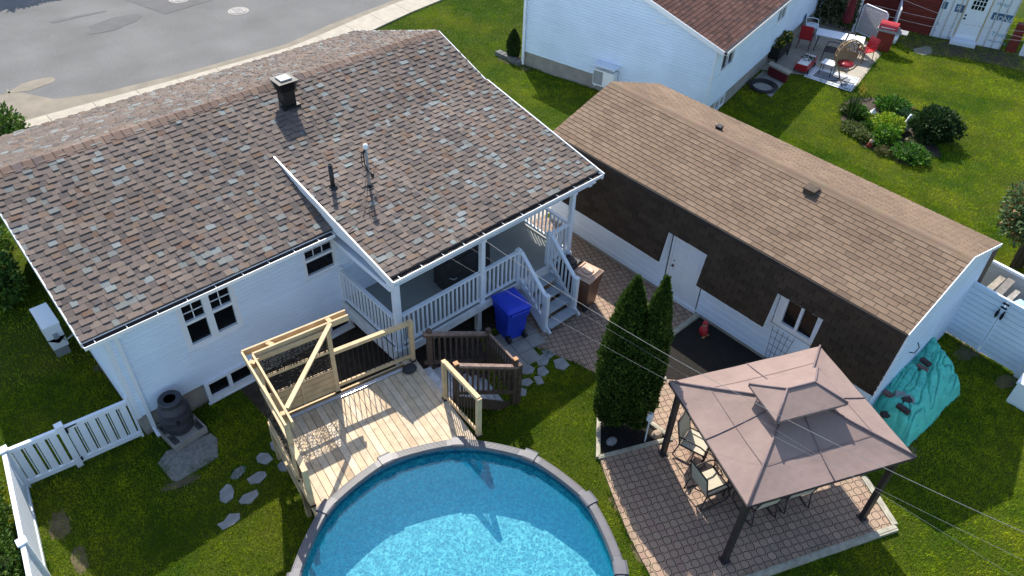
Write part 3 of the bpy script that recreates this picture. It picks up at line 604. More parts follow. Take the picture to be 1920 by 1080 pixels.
tag(b.build('trellis', M['blackm']), 'thin dark metal plant trellis leaning on the garage wall under the window', 'trellis')
p = W(1317, 627); t = thing('garden_figure', 'small red garden figure on the black mulch by the garage wall', 'garden ornament', (p.x, p.y, 0))
b = MB(); b.lathe((p.x, p.y, 0), [(.07, 0), (.11, .08), (.115, .16), (.08, .26), (.05, .30)], 14); b.build('body', M['red'], t, True)
b = MB(); b.lathe((p.x, p.y, .29), [(.03, 0), (.06, .03), (.062, .08), (.03, .13), (0, .14)], 12, (1, 1, 1)); b.build('head', M['tan'], t, True)
b = MB(); b.lathe((p.x, p.y, .38), [(.075, 0), (.06, .02), (.05, .07), (.0, .10)], 12); b.box((p.x-.02, p.x+.02), (p.y-.09, p.y-.05), (.38, .395)); b.build('hat', M['red'], t, True)
b = MB(); b.lathe((p.x-.04, p.y-.03, 0), [(.02, 0), (.02, .04)], 6); b.box((p.x-.13, p.x-.02), (p.y-.12, p.y-.06), (0, .03)); b.box((p.x+.02, p.x+.1), (p.y-.14, p.y-.08), (0, .03)); b.build('feet', M['orange'], t)
def DP(u, v, z=0): return D0+UD*u+VD*v+Z*z
PALW = [(3, (.92, .90, .84)), (3, (1.06, 1.04, 1.0)), (2, (1.0, .93, .82)), (1, (.84, .76, .66))]
M['board'] = mat('deck_board', (.52, .43, .32), .75, .16, 7, .2, 70, attr=True, fine=.08, stretch=(1, 1, 1))
# ================================================================== POOL DECK
deck = thing('pool_deck', 'new pale pine deck beside the round pool with privacy screens and a beam frame overhead', 'deck', tuple(DP(1.6, 1.2)))
def vlim(u, lim=2.65):
    v = 0.0
    while v < lim:
        if (DP(u, v)-PC).length < PR+.02: break
        v += .005
    return v
b = MB(); u = 0.0
while u < 3.23:
    w = .138; c = pick(PALW); v0 = .10 if u < 2.95 else -.06
    e0, e1 = vlim(u), vlim(u+w)
    P = [DP(u, v0, ZD), DP(u+w, v0, ZD), DP(u+w, e1, ZD), DP(u, e0, ZD)]
    top = [(q.x, q.y, ZD) for q in P]; bot = [(q.x, q.y, ZD-.03) for q in P]
    b.add(top+bot, [(3, 2, 1, 0), (4, 5, 6, 7), (0, 1, 5, 4), (1, 2, 6, 5), (2, 3, 7, 6), (3, 0, 4, 7)], c)
    for q in range(3):       # knots
        kv = R_.uniform(.2, min(e0, e1)-.1); ku = u+R_.uniform(.03, .11); kc = DP(ku, kv, ZD+.0015); r = R_.uniform(.006, .013)
        b.face([kc+UD*r*math.cos(t)+VD*r*1.4*math.sin(t) for t in [2*math.pi*k/7 for k in range(7)]][::-1], tuple(x*.5 for x in (1, .7, .5)))
    u += w+.010
db = b.build('deck_boards', M['board'], deck)
b = MB(); b.beam(DP(-.02, -.02, ZD-.12), DP(-.02, 2.45, ZD-.12), .04, .18); b.beam(DP(0, -.02, ZD-.12), DP(3.22, -.02, ZD-.12), .04, .18); b.beam(DP(3.22, .02, ZD-.12), DP(3.22, 2.6, ZD-.12), .04, .18)
for k in range(1, 5): b.beam(DP(.02, k*.48, ZD-.12), DP(3.2, k*.48, ZD-.12), .04, .16)
b.build('deck_frame', M['cedar'], deck)
for u, v in ((0, .02), (1.6, .02), (3.18, .02), (0, 1.6), (3.18, 1.3), (3.18, 2.3), (0, 2.35), (1.6, 1.4)):
    b = MB(); b.obox(DP(u, v), UD, VD, Z, (-.045, .045), (-.045, .045), (-.05, ZD-.21)); b.build('deck_footing', M['cedar'], deck)
def post(u, v, z0, z1, name='post', w=.045, par=deck, m='cedar', k=1.0):
    b = MB(); b.obox(DP(u, v), UD, VD, Z, (-w, w), (-w, w), (z0, z1), (k, k, k)); o = b.build(name, M[m], par)
    if m == 'cedar':
        b = MB(); b.obox(DP(u, v), UD, VD, Z, (-w-.008, w+.008), (-w-.008, w+.008), (ZD, ZD+.05)); b.build('post_base', M['blackm'], o)
    return o
post(.05, .03, ZD, 3.02); post(1.455, .0, ZD, 3.02); post(3.17, .04, ZD, 2.42); post(.0, 1.60, ZD-.9, 3.02); post(-.02, 2.24, ZD, 2.28)
rx = [W(835, 748, ZD), W(897, 817, ZD)]
for q in rx:
    b = MB(); b.obox(q, UD, VD, Z, (-.045, .045), (-.045, .045), (0, 1.13)); o = b.build('post', M['cedar'], deck); b = MB(); b.obox(q, UD, VD, Z, (-.055, .055), (-.055, .055), (0, .05)); b.build('post_base', M['blackm'], o)
# overhead beam frame
FZ = 3.03
bo = [Vector((1.74, -2.12, FZ)), Vector((3.78, -2.40, FZ)), Vector((1.86, -2.30, FZ)), Vector((3.75, -2.55, FZ)), Vector((1.48, -4.15, FZ)), Vector((1.60, -4.16, FZ))]
for i, (a, c) in enumerate(((bo[0], bo[1]), (bo[2], bo[3]), (bo[0], bo[4]), (bo[2], bo[5]))):
    d = (c-a).normalized(); b = MB(); b.beam(a-d*(0 if i != 2 else .0)+d*(.025 if i > 1 else 0), c, .038, .14); b.build('overhead_beam', M['cedar'], deck)
for t, e, i_, j_, k_ in ((.22, .14, 0, 1, 3), (.81, .14, 0, 1, 3), (.14, .2, 0, 4, 5), (.86, .2, 0, 4, 5)):
    a = bo[i_].lerp(bo[j_], t); c = bo[2].lerp(bo[k_], t); b = MB(); b.beam(a.lerp(c, e), a.lerp(c, 1-e), .09, .13, (.95, .85, .75)); b.build('spacer_block', M['cedar'], deck)
b = MB(); b.beam((3.36, -2.53, FZ+.045), (1.68, -3.82, FZ+.045), .085, .04); b.build('diagonal_brace', M['cedar'], deck)
def swirl(b, O, A, w, h, n0, seed, th=.013):
    "cut metal panel: spirals and leaf curls as thin ribbons in the plane O + A*u + Z*v"
    g = random.Random(seed); nrm = A.cross(Z)
    def rib(pts, wd):
        for (x0, y0), (x1, y1) in zip(pts, pts[1:]):
            x0 = min(max(x0, 0), w); x1 = min(max(x1, 0), w); y0 = min(max(y0, 0), h); y1 = min(max(y1, 0), h)
            dx, dy = x1-x0, y1-y0; L = math.hypot(dx, dy)
            if L < 1e-4: continue
            px, py = -dy/L*wd, dx/L*wd
            for s in (0,):
                b.face([O+A*(x0-px)+Z*(y0-py), O+A*(x1-px)+Z*(y1-py), O+A*(x1+px)+Z*(y1+py), O+A*(x0+px)+Z*(y0+py)])
            b.face([O+A*(x0-px)+Z*(y0-py)+nrm*.004, O+A*(x0+px)+Z*(y0+py)+nrm*.004, O+A*(x1+px)+Z*(y1+py)+nrm*.004, O+A*(x1-px)+Z*(y1-py)+nrm*.004])
            b.face([O+A*(x0+px)+Z*(y0+py), O+A*(x1+px)+Z*(y1+py), O+A*(x1+px)+Z*(y1+py)+nrm*.004, O+A*(x0+px)+Z*(y0+py)+nrm*.004])
    cell = .085; nx = int(w/cell)+1; ny = max(1, round(h/cell))
    for i in range(nx):
        for j in range(ny):
            cx = (i+.5+g.uniform(-.2, .2))*w/nx; cy = (j+.5+g.uniform(-.2, .2))*h/ny; a0 = g.uniform(0, 6.3); s = g.choice((-1, 1)); R = cell*g.uniform(.62, .85); T = g.uniform(3.6, 6.5)
            rib([(cx+R*(t/T)**.8*math.cos(a0+s*t), cy+R*(t/T)**.8*math.sin(a0+s*t)) for t in [T*q/13 for q in range(1, 14)]], th*.5)
            a1 = a0+s*T; sx, sy = cx+R*math.cos(a1), cy+R*math.sin(a1)
            rib([(sx+.075*q/4*math.cos(a1+s*(1.3+q*.25)), sy+.075*q/4*math.sin(a1+s*(1.3+q*.25))) for q in range(5)], th*.5)
            rib([(cx+R*.8*math.cos(a0+2+q*.35*s), cy+R*.8*math.sin(a0+2+q*.35*s)+.02*q) for q in range(5)], th*.4)
    for q in (((0, .006), (w, .006)), ((0, h-.006), (w, h-.006)), ((.006, 0), (.006, h)), ((w-.006, 0), (w-.006, h))): rib(q, .006)
def screen_rail(u0, u1, v, z, hh=.09, w=.045, along='u', k=1.0):
    b = MB()
    if along == 'u': b.beam(DP(u0, v, z), DP(u1, v, z), w, hh, (k, k, k))
    else: b.beam(DP(v, u0, z), DP(v, u1, z), w, hh, (k, k, k))
    return b.build('screen_rail', M['cedar'], deck)
for z, hh in ((2.96, .09), (2.44, .06), (1.92, .05)): screen_rail(.10, 1.41, .015, z, hh)
for i, (z0, h) in enumerate(((2.47, .445), (1.945, .465))):
    b = MB(); swirl(b, DP(.10, .015, z0), UD, 1.31, h, 0, 11+i); b.build('screen_panel', M['blackm'], deck)
b = MB()
for k in range(4):
    for (a, c) in ((.10, .735), (.765, 1.41)):
        kk = R_.uniform(.85, 1.0); b.beam(DP(a, .015, 1.37+.145*k), DP(c, .015, 1.37+.145*k), .03, .130, (kk, kk*.97, kk*.92))
b.beam(DP(.75, .03, 1.3), DP(.75, .03, 1.9), .04, .03); b.build('screen_boards', M['cedar'], deck)
# left side screen and rails
for z, hh in ((2.25, .05), (1.36, .06), (.50, .10)): screen_rail(.08, 1.56, -.005, z, hh, along='v')
for z in (2.62,): screen_rail(.08, 1.56, -.005, z, .05, along='v')
b = MB(); swirl(b, DP(-.005, .08, 1.40), VD, 1.47, .82, 0, 21); b.build('screen_panel', M['blackm'], deck)
b = MB(); b.beam(DP(.0, 1.64, 2.29), DP(-.02, 2.29, 2.29), .10, .035, (1.15, 1.15, 1.12)); b.build('rail_cap', M['cedar'], deck); b = MB(); b.beam(DP(-.0, 1.64, 1.36), DP(-.02, 2.2, 1.36), .04, .08); b.build('bottom_rail', M['cedar'], deck)
b = MB()
for k in range(5): c = DP(-.01, 1.72+.1*k); b.tube([c+Z*1.38, c+Z*2.27], .009, 6)
b.build('balusters', M['blackm'], deck)
def deckrail(p, q, zt, zb, n):
    p = Vector((p.x, p.y, 0)); q = Vector((q.x, q.y, 0)); b = MB(); b.beam(p+Z*zt, q+Z*zt, .088, .085); o = b.build('top_rail', M['cedar'], deck); b = MB(); b.beam(p+Z*zb, q+Z*zb, .04, .085); b.build('bottom_rail', M['cedar'], deck)
    b = MB()
    for k in range(n): c = p.lerp(q, (k+.6)/(n+.2)); b.tube([c+Z*zb, c+Z*(zt-.02)], .009, 6)
    b.build('balusters', M['blackm'], o)
deckrail(DP(1.50, .0), DP(3.125, .035), 2.36, 1.40, 15)
dd = (rx[1]-rx[0]).normalized(); deckrail(rx[0]+dd*.046, rx[1]-dd*.0, 2.33, 1.33, 11)
b = MB(); b.obox(DP(.30, .10, ZD), UD, VD, Z, (0, 2.55), (0, .10), (.002, .035)); b.obox(DP(.30, .10, ZD), UD, VD, Z, (0, 2.55), (.045, .06), (.035, .055)); b.build('metal_track', M['alu'], deck)
p = W(768, 692, ZD+.03); b = MB()
b.lathe((p.x, p.y, ZD+.003), [(.13, 0), (.165, .03), (.15, .07), (.09, .10), (0, .105)], 12, sx=1.0, sy=.85); tag(b.build('weight_bag', M['dark'], None, True), 'small black bag lying at the far end of the metal track on the deck', 'bag')
# ================================================================== OLD STAIRS
PA, PB, PE, PF = Vector((5.19, -3.17, 0)), Vector((6.62, -3.42, 0)), Vector((6.52, -4.42, 0)), Vector((5.06, -4.22, 0))
stt = thing('wooden_stairs', 'weathered dark wooden stairs from the pool deck with a gate at the foot', 'stairs', (5.9, -3.8, 0))
U2 = (PB-PA).normalized(); V2 = Vector((U2.y, -U2.x, 0))
b = MB()
for k in range(6):
    z = 1.05-.19*k; o = PA+U2*(.22*k-.02)+V2*.05
    for q in range(2): b.obox(o+U2*.125*q, U2, V2, Z, (0, .118), (0, .95), (z-.035, z), (R_.uniform(.9, 1.1),)*3)
b.obox(PA+V2*.05, U2, V2, Z, (-.2, -.02), (0, .95), (1.15, 1.18)); b.build('tread', M['greywood'], stt)
for q in (0.03, 1.0):
    b = MB(); b.beam(PA+V2*q+Z*1.02, PA+V2*q+U2*1.38+Z*-.02, .04, .24); b.build('stringer', M['oldwood'], stt)
PD = PE+U2*.10+V2*.02
for q, z0, z1, c in ((PA, .5, 2.2, 0), (PB, 0, 1.50, 0), (PE, 0, 1.44, 1), (PF, .4, 2.15, 1), (PD, 0, 1.22, 0)):
    b = MB(); b.obox(q, U2, V2, Z, (-.048, .048), (-.048, .048), (z0, z1)); o = b.build('post', M['oldwood'], stt)
    b = MB(); b.obox(q, U2, V2, Z, (-.05, .05), (-.05, .05), (z1+.001, z1+.03)); b.build('post_cap', M['orange'] if c else M['oldwood'], o)
def stairrail(p, q, zt0, zt1, hh, n, nm='railing', wl=.10):
    b = MB(); b.beam(p+Z*zt0, q+Z*zt1, wl, .05, (2.6, 2.8, 3.0)); b.beam(p+Z*(zt0-.06), q+Z*(zt1-.06), .04, .08); b.beam(p+Z*(zt0-hh), q+Z*(zt1-hh), .04, .09)
    for k in range(n):
        t = (k+.6)/(n+.2); c = p.lerp(q, t); zt = zt0+(zt1-zt0)*t; b.beam(c+Z*(zt-hh), c+Z*(zt-.03), .035, .035)
    return b.build(nm, M['oldwood'], stt)
stairrail(PA-U2*.12, PB-U2*.05, 2.18, 1.42, .86, 11); stairrail(PF+U2*.05, PD-U2*.05, 2.08, 1.20, .82, 11); stairrail(PB+V2*.06, PE-V2*.05, 1.42, 1.36, .95, 9, 'gate', .045)
# ================================================================== POOL
pool = thing('swimming_pool', 'round above ground pool with grey rim and clear blue water', 'pool', tuple(PC))
M['poolwall'] = mat('pool_wall', (.10, .14, .16), .6, .2, 3, .3, 8, stretch=(1, 1, 20))
M['rim'] = mat('pool_rim', (.105, .103, .116), .45, .10, 5, .1, 80, fine=.05)
b = MB(); b.lathe((PC.x, PC.y, -.02), [(2.745, 0), (2.745, 1.30), (2.70, 1.30), (2.70, 1.25)], 96, cap=False); b.build('pool_wall', M['poolwall'], pool, True)
AN = [math.radians(111-30*k) for k in range(12)]
for k in range(12):
    a0 = AN[k]-math.radians(2.2); a1 = AN[(k+1) % 12]+math.radians(2.2)
    if a1 > a0: a1 -= 2*math.pi
    b = MB(); n = 4; rr = [2.615, 2.64, 2.67, 2.70, 2.73, 2.76, 2.79, 2.825]; zz = [1.30, 1.345, 1.338, 1.345, 1.338, 1.345, 1.345, 1.30]
    zz = [1.285, 1.350, 1.350, 1.350, 1.350, 1.350, 1.345, 1.27]
    P0, P1 = Vector((math.cos(a0), math.sin(a0), 0)), Vector((math.cos(a1), math.sin(a1), 0)); am = (a0+a1)/2
    for i in range(7):
        q = []
        for (r, z) in ((rr[i], zz[i]), (rr[i+1], zz[i+1])):
            q.append([PC+(P0.lerp(P1, t)*(1+.012*math.sin(t*math.pi)))*r+Z*z for t in [s/6 for s in range(7)]])
        for s in range(6): b.face([q[0][s], q[0][s+1], q[1][s+1], q[1][s]][::1])
    for i in range(1, 6):     # ribs along the middle of each rim length
        r = (rr[i]+rr[i+1])/2; pts = [PC+(P0.lerp(P1, t)*(1+.012*math.sin(t*math.pi)))*r+Z*1.352 for t in [.10+.8*s/6 for s in range(7)]]
        for p_, q_ in zip(pts, pts[1:]): b.beam(p_, q_, .010, .008)
    b.build('rim_length', M['rim'], pool)
    b = MB(); a = AN[k]; da = math.radians(2.6)
    prof = [(2.595, 1.28), (2.60, 1.355), (2.63, 1.372), (2.80, 1.368), (2.845, 1.35), (2.85, 1.26)]
    for i in range(5):
        for s in range(-2, 2):
            t0, t1 = a+da*s/2, a+da*(s+1)/2
            b.face([PC+Vector((math.cos(t), math.sin(t), 0))*r+Z*(z+.002) for t, r, z in ((t0, prof[i][0], prof[i][1]), (t0, prof[i+1][0], prof[i+1][1]), (t1, prof[i+1][0], prof[i+1][1]), (t1, prof[i][0], prof[i][1]))])
    for t in (a-da, a+da): b.face([PC+Vector((math.cos(t), math.sin(t), 0))*r+Z*(z+.002) for r, z in prof])
    b.build('rim_cap', M['rim'], pool)
def liner_mat(name, c0, c1, c2):
    m = bpy.data.materials.new(name); m.use_nodes = True; n = m.node_tree; b = n.nodes['Principled BSDF']; L = n.links.new
    tc = n.nodes.new('ShaderNodeTexCoord'); ns = n.nodes.new('ShaderNodeTexNoise'); ns.inputs['Scale'].default_value = 2.5; L(tc.outputs['Object'], ns.inputs['Vector'])
    ma = n.nodes.new('ShaderNodeVectorMath'); ma.operation = 'MULTIPLY_ADD'; ma.inputs[1].default_value = (.12, .12, .12); L(ns.outputs['Color'], ma.inputs[0]); L(tc.outputs['Object'], ma.inputs[2])
    v = n.nodes.new('ShaderNodeTexVoronoi'); v.inputs['Scale'].default_value = 22; L(ma.outputs[0], v.inputs['Vector'])
    r = n.nodes.new('ShaderNodeValToRGB'); r.color_ramp.interpolation = 'LINEAR'; E = r.color_ramp.elements; E[0].color = (*c0, 1); E[1].color = (*c2, 1); e = E.new(.55); e.color = (*c1, 1)
    sp = n.nodes.new('ShaderNodeSeparateColor'); L(v.outputs['Color'], sp.inputs[0]); L(sp.outputs[0], r.inputs[0])
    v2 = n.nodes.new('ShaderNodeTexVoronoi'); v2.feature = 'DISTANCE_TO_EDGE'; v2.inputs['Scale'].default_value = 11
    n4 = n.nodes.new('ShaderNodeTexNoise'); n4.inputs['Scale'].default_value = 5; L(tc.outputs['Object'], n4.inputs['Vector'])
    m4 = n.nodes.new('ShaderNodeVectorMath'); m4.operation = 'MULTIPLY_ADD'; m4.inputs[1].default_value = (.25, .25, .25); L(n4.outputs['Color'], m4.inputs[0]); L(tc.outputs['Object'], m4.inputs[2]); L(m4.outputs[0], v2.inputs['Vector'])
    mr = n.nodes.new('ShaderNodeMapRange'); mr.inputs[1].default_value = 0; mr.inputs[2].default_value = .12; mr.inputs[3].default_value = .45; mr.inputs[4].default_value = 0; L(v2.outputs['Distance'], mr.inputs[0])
    mx = n.nodes.new('ShaderNodeMix'); mx.data_type = 'RGBA'; L(mr.outputs[0], mx.inputs[0]); L(r.outputs[0], mx.inputs[6]); mx.inputs[7].default_value = (*[min(1, x*1.35+.05) for x in c2], 1)  # pale edge network paints caustic light over the printed pebbles
    L(mx.outputs[2], b.inputs['Base Color']); b.inputs['Roughness'].default_value = .6; return m
M['liner'] = liner_mat('pool_liner_print_caustics', (.010, .165, .235), (.025, .26, .335), (.15, .54, .56))
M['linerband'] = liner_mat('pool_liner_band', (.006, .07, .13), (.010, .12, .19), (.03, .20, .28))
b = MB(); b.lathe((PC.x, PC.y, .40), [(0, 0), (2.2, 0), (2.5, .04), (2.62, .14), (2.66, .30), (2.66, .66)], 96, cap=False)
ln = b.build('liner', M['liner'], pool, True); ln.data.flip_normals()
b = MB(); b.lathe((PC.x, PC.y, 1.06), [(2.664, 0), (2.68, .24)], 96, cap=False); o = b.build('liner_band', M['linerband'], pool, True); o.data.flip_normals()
m = bpy.data.materials.new('water'); m.use_nodes = True; n = m.node_tree; n.nodes.remove(n.nodes['Principled BSDF']); L = n.links.new
tr_ = n.nodes.new('ShaderNodeBsdfTransparent'); tr_.inputs[0].default_value = (.84, .965, .98, 1); gl = n.nodes.new('ShaderNodeBsdfGlossy'); gl.inputs['Roughness'].default_value = .04
fr = n.nodes.new('ShaderNodeFresnel'); fr.inputs[0].default_value = 1.33; mx = n.nodes.new('ShaderNodeMixShader'); tc = n.nodes.new('ShaderNodeTexCoord')
ns = n.nodes.new('ShaderNodeTexNoise'); ns.inputs['Scale'].default_value = 7; ns.inputs['Detail'].default_value = 3; L(tc.outputs['Object'], ns.inputs['Vector'])
bp = n.nodes.new('ShaderNodeBump'); bp.inputs['Strength'].default_value = .25; bp.inputs['Distance'].default_value = .02; L(ns.outputs[0], bp.inputs['Height']); L(bp.outputs[0], gl.inputs['Normal']); L(bp.outputs[0], fr.inputs['Normal'])
df = n.nodes.new('ShaderNodeBsdfDiffuse'); df.inputs[0].default_value = (.01, .30, .56, 1); m0 = n.nodes.new('ShaderNodeMixShader'); m0.inputs[0].default_value = .24; L(tr_.outputs[0], m0.inputs[1]); L(df.outputs[0], m0.inputs[2])
L(fr.outputs[0], mx.inputs[0]); L(m0.outputs[0], mx.inputs[1]); L(gl.outputs[0], mx.inputs[2]); L(mx.outputs[0], n.nodes['Material Output'].inputs[0]); M['water'] = m
b = MB(); b.face([(PC.x+2.67*math.cos(t), PC.y+2.67*math.sin(t), 1.13) for t in [2*math.pi*k/96 for k in range(96)]]); b.build('water', M['water'], pool)
b = MB(); g = random.Random(5)
for k in range(420):
    q = W(905+g.gauss(0, 55), 1045+g.gauss(0, 22), .41); a = g.uniform(0, 6.3); s = g.uniform(.004, .012)
    b.face([(q.x+s*math.cos(a+t), q.y+s*math.sin(a+t)*.6, .415) for t in (0, 1.8, 3.6, 5.0)])
b.build('bottom_debris', M['dark'], pool)
# ================================================================== LEFT FENCE
def fence_panel(root, p, q, z0, z1, gaps=True, posts=True):
    p = Vector((p[0], p[1], 0)); q = Vector((q[0], q[1], 0)); L = (q-p).length; d = (q-p)/L; nrm = Z.cross(d)
    b = MB(); b.beam(p+Z*z1, q+Z*z1, .075, .10); b.build('fence_rail', M['white'], root); b = MB(); b.beam(p+Z*z0, q+Z*z0, .06, .11); b.build('fence_rail', M['white'], root)
    b = MB(); n = max(2, round(L/.19))
    if gaps:
        for k in range(n):
            o = p+d*(L*k/n); b.obox(o, d, nrm, Z, (.030, .160), (-.012, .012), (z0, z1)); b.obox(o, d, nrm, Z, (-.006, .010), (-.012, .012), (z0, z1))
    else:
        n = round(L/.16)
        for k in range(n): b.obox(p+d*(L*k/n), d, nrm, Z, (.003, L/n-.003), (-.015, .015), (z0, z1), (R_.uniform(.95, 1),)*3)
    b.build('pickets', M['white'], root)
gate = thing('picket_gate', 'white two part picket gate between the house corner and the corner fence post', 'gate', (-1.1, .2, 0))
fence_panel(gate, (-2.2, .28), (-1.36, .17), .14, 1.14); fence_panel(gate, (-1.25, .16), (-.08, .03), .14, 1.14)
b = MB()
for x, y in ((-1.30, .165),): b.box((x-.06, x+.06), (y-.06, y+.06), (0, 1.25)); b.box((x-.075, x+.075), (y-.075, y+.075), (1.25, 1.28))
b.build('gate_post', M['white'], gate); b = MB(); b.box((-.08, -.035), (-.02, .06), (.05, 1.3)); b.build('gate_post', M['white'], gate)
b = MB(); b.box((-1.24, -1.20), (.08, .12), (1.05, 1.16)); b.beam((-1.24, .10, 1.17), (-1.02, .09, 1.17), .02, .02); b.build('latch', M['blackm'], gate)
b = MB(); b.box((-1.24, -1.2), (.09, .13), (.16, .24)); b.build('hinge', M['blackm'], gate); b = MB(); b.box((-.15, -.09), (-.0, .03), (1.1, 1.16)); b.build('hinge', M['blackm'], gate)
fen = thing('fence', 'white board fence running along the left edge of the lawn from the corner post', 'fence', (-2.4, -1.2, 0))
dv = Vector((-.16, -1, 0)).normalized(); f0 = Vector((-2.27, .30, 0))
for k in range(3):
    a = f0+dv*2.25*k
    fence_panel(fen, a+dv*.07, a+dv*2.2, .08, 1.14, gaps=False)
    b = MB(); b.box((a.x-.06, a.x+.06), (a.y-.06, a.y+.06), (0, 1.2)); b.box((a.x-.08, a.x+.08), (a.y-.08, a.y+.08), (1.2, 1.235)); b.build('fence_post', M['white'], fen)
# ================================================================== BARREL, SLABS, STONES
def slab(name, px, z0, z1, m, label, cat, group=None, z=0):
    pts = [W(*q, z1) for q in px]; b = MB(); c = sum((q for q in pts), Vector())/len(pts)
    n = len(pts); tp = [(q.x, q.y, z1) for q in pts]; bt = [(c.x+(q.x-c.x)*1.03, c.y+(q.y-c.y)*1.03, z0) for q in pts]
    b.add(tp+bt, [tuple(range(n))]+[(i, n+i, n+(i+1) % n, (i+1) % n) for i in range(n)])
    return tag(b.build(name, m), label, cat, group)
M['exposed'] = mat('exposed_aggregate', (.22, .21, .185), .95, .3, 14, .8, 120, fine=.35)
slab('concrete_slab', [(296, 868), (312, 846), (372, 822), (395, 812), (407, 822), (408, 857), (370, 880), (332, 902), (322, 898)], -.02, .035, M['exposed'], 'rough concrete slab on the shaded grass in front of the black barrel', 'slab')
c6 = lambda a, b_: (240+a/3.484, 700+b_/3.484)
sl = [[(668, 680), (690, 635), (740, 603), (772, 605), (765, 640), (715, 688), (680, 692)], [(600, 770), (645, 722), (675, 730), (692, 765), (685, 815), (640, 848), (600, 830)], [(775, 690), (850, 642), (895, 640), (907, 668), (860, 715), (800, 722)],
      [(722, 838), (750, 795), (840, 758), (855, 790), (800, 850), (740, 852)], [(582, 985), (625, 965), (660, 918), (730, 912), (730, 950), (690, 985), (620, 1022)], [(838, 545), (865, 518), (915, 520), (948, 560), (905, 595), (845, 580)],
      [(925, 455), (950, 438), (975, 490), (985, 520), (940, 500)], [(975, 600), (1000, 575), (1035, 580), (1035, 640), (990, 635)]]
lab = ['longish pale stepping stone just below the concrete slab', 'roundish stepping stone, left of the middle row', 'elongated stepping stone nearest the deck side', 'flat stepping stone below the elongated one', 'lowest stepping stone at the sunlit edge of the lawn', 'stepping stone close to the deck corner', 'stepping stone partly under the left side of the deck', 'stepping stone half hidden by the deck skirt']
for q, l in zip(sl, lab): slab('stepping_stone', [c6(*a) for a in q], -.02, .025, M['stone'], l, 'stepping stone', 'stepping stones in the grass left of the deck')
rs = [[(975, 690), (990, 682), (1003, 690), (998, 700), (982, 702)], [(1003, 672), (1018, 664), (1030, 672), (1026, 684), (1010, 686)], [(1008, 690), (1020, 686), (1030, 697), (1020, 706), (1008, 702)], [(1015, 658), (1030, 655), (1040, 664), (1032, 672), (1022, 668)],
      [(1038, 675), (1055, 670), (1068, 684), (1058, 694), (1042, 690)], [(978, 712), (992, 708), (1000, 716), (990, 724), (976, 722)], [(1000, 706), (1014, 704), (1020, 718), (1008, 722)], [(975, 726), (988, 730), (986, 742), (974, 742)]]
for i, q in enumerate(rs): slab('stepping_stone', q, -.02, .022, M['stone'], ['flat stone beside the gate post of the dark stairs', 'upper middle flat stone next to the grey slabs', 'flat stone in the middle of the small cluster', 'flat stone touching the grey slabs', 'rightmost flat stone by the paved path', 'flat stone nearest the foot of the dark stairs', 'lowest middle flat stone of the small cluster', 'smallest flat stone by the foot of the dark stairs'][i], 'stepping stone', 'flat stones between the stairs and the paved path')
t = thing('rain_barrel', 'black ribbed plastic barrel with round lid opening by the house corner', 'barrel', (.60, -.42, .2))
bc = (.62, -.40, .20)
b = MB(); b.lathe(bc, [(.25, 0), (.29, .06), (.305, .2), (.315, .22), (.305, .24), (.315, .42), (.325, .44), (.315, .46), (.30, .62), (.305, .64), (.29, .66), (.25, .78), (.22, .84), (.235, .85), (.235, .90), (.20, .915), (.12, .90)], 28); b.build('body', M['barrel'], t, True)
b = MB(); b.lathe(bc, [(.0, .86), (.12, .862), (.125, .90)], 20); b.build('lid_opening', M['dark'], t, True)
b = MB(); b.obox((bc[0]-.1, bc[1]-.31, .62), X, Y, Z, (0, .06), (-.02, .02), (0, .1)); b.build('spout', M['black'], t)
t2 = thing('block_base', 'grey concrete block base under the black barrel', 'block', (.62, -.40, 0))
A7 = math.radians(6); ua = Vector((math.cos(A7), math.sin(A7), 0)); va = Vector((math.sin(A7), -math.cos(A7), 0)); o = Vector((.62, -.40, 0))
b = MB()
for v0 in (-.40, .0):
    for u0 in (-.37, ):
        b.obox(o, ua, va, Z, (u0, u0+.74), (v0+.005, v0+.395), (0, .02))
for v0 in (-.40, .0):
    for a, c, e, g_ in ((-.37, .37, v0, v0+.03), (-.37, .37, v0+.365, v0+.395), (-.37, -.34, v0+.03, v0+.365), (.34, .37, v0+.03, v0+.365), (-.20, -.16, v0+.03, v0+.365), (.16, .20, v0+.03, v0+.365)):
        b.obox(o, ua, va, Z, (a, c), (e, g_), (.02, .195))
b.obox(o, ua, va, Z, (-.155, .155), (-.36, .36), (.02, .193)); b.build('blocks', M['conc'], t2)
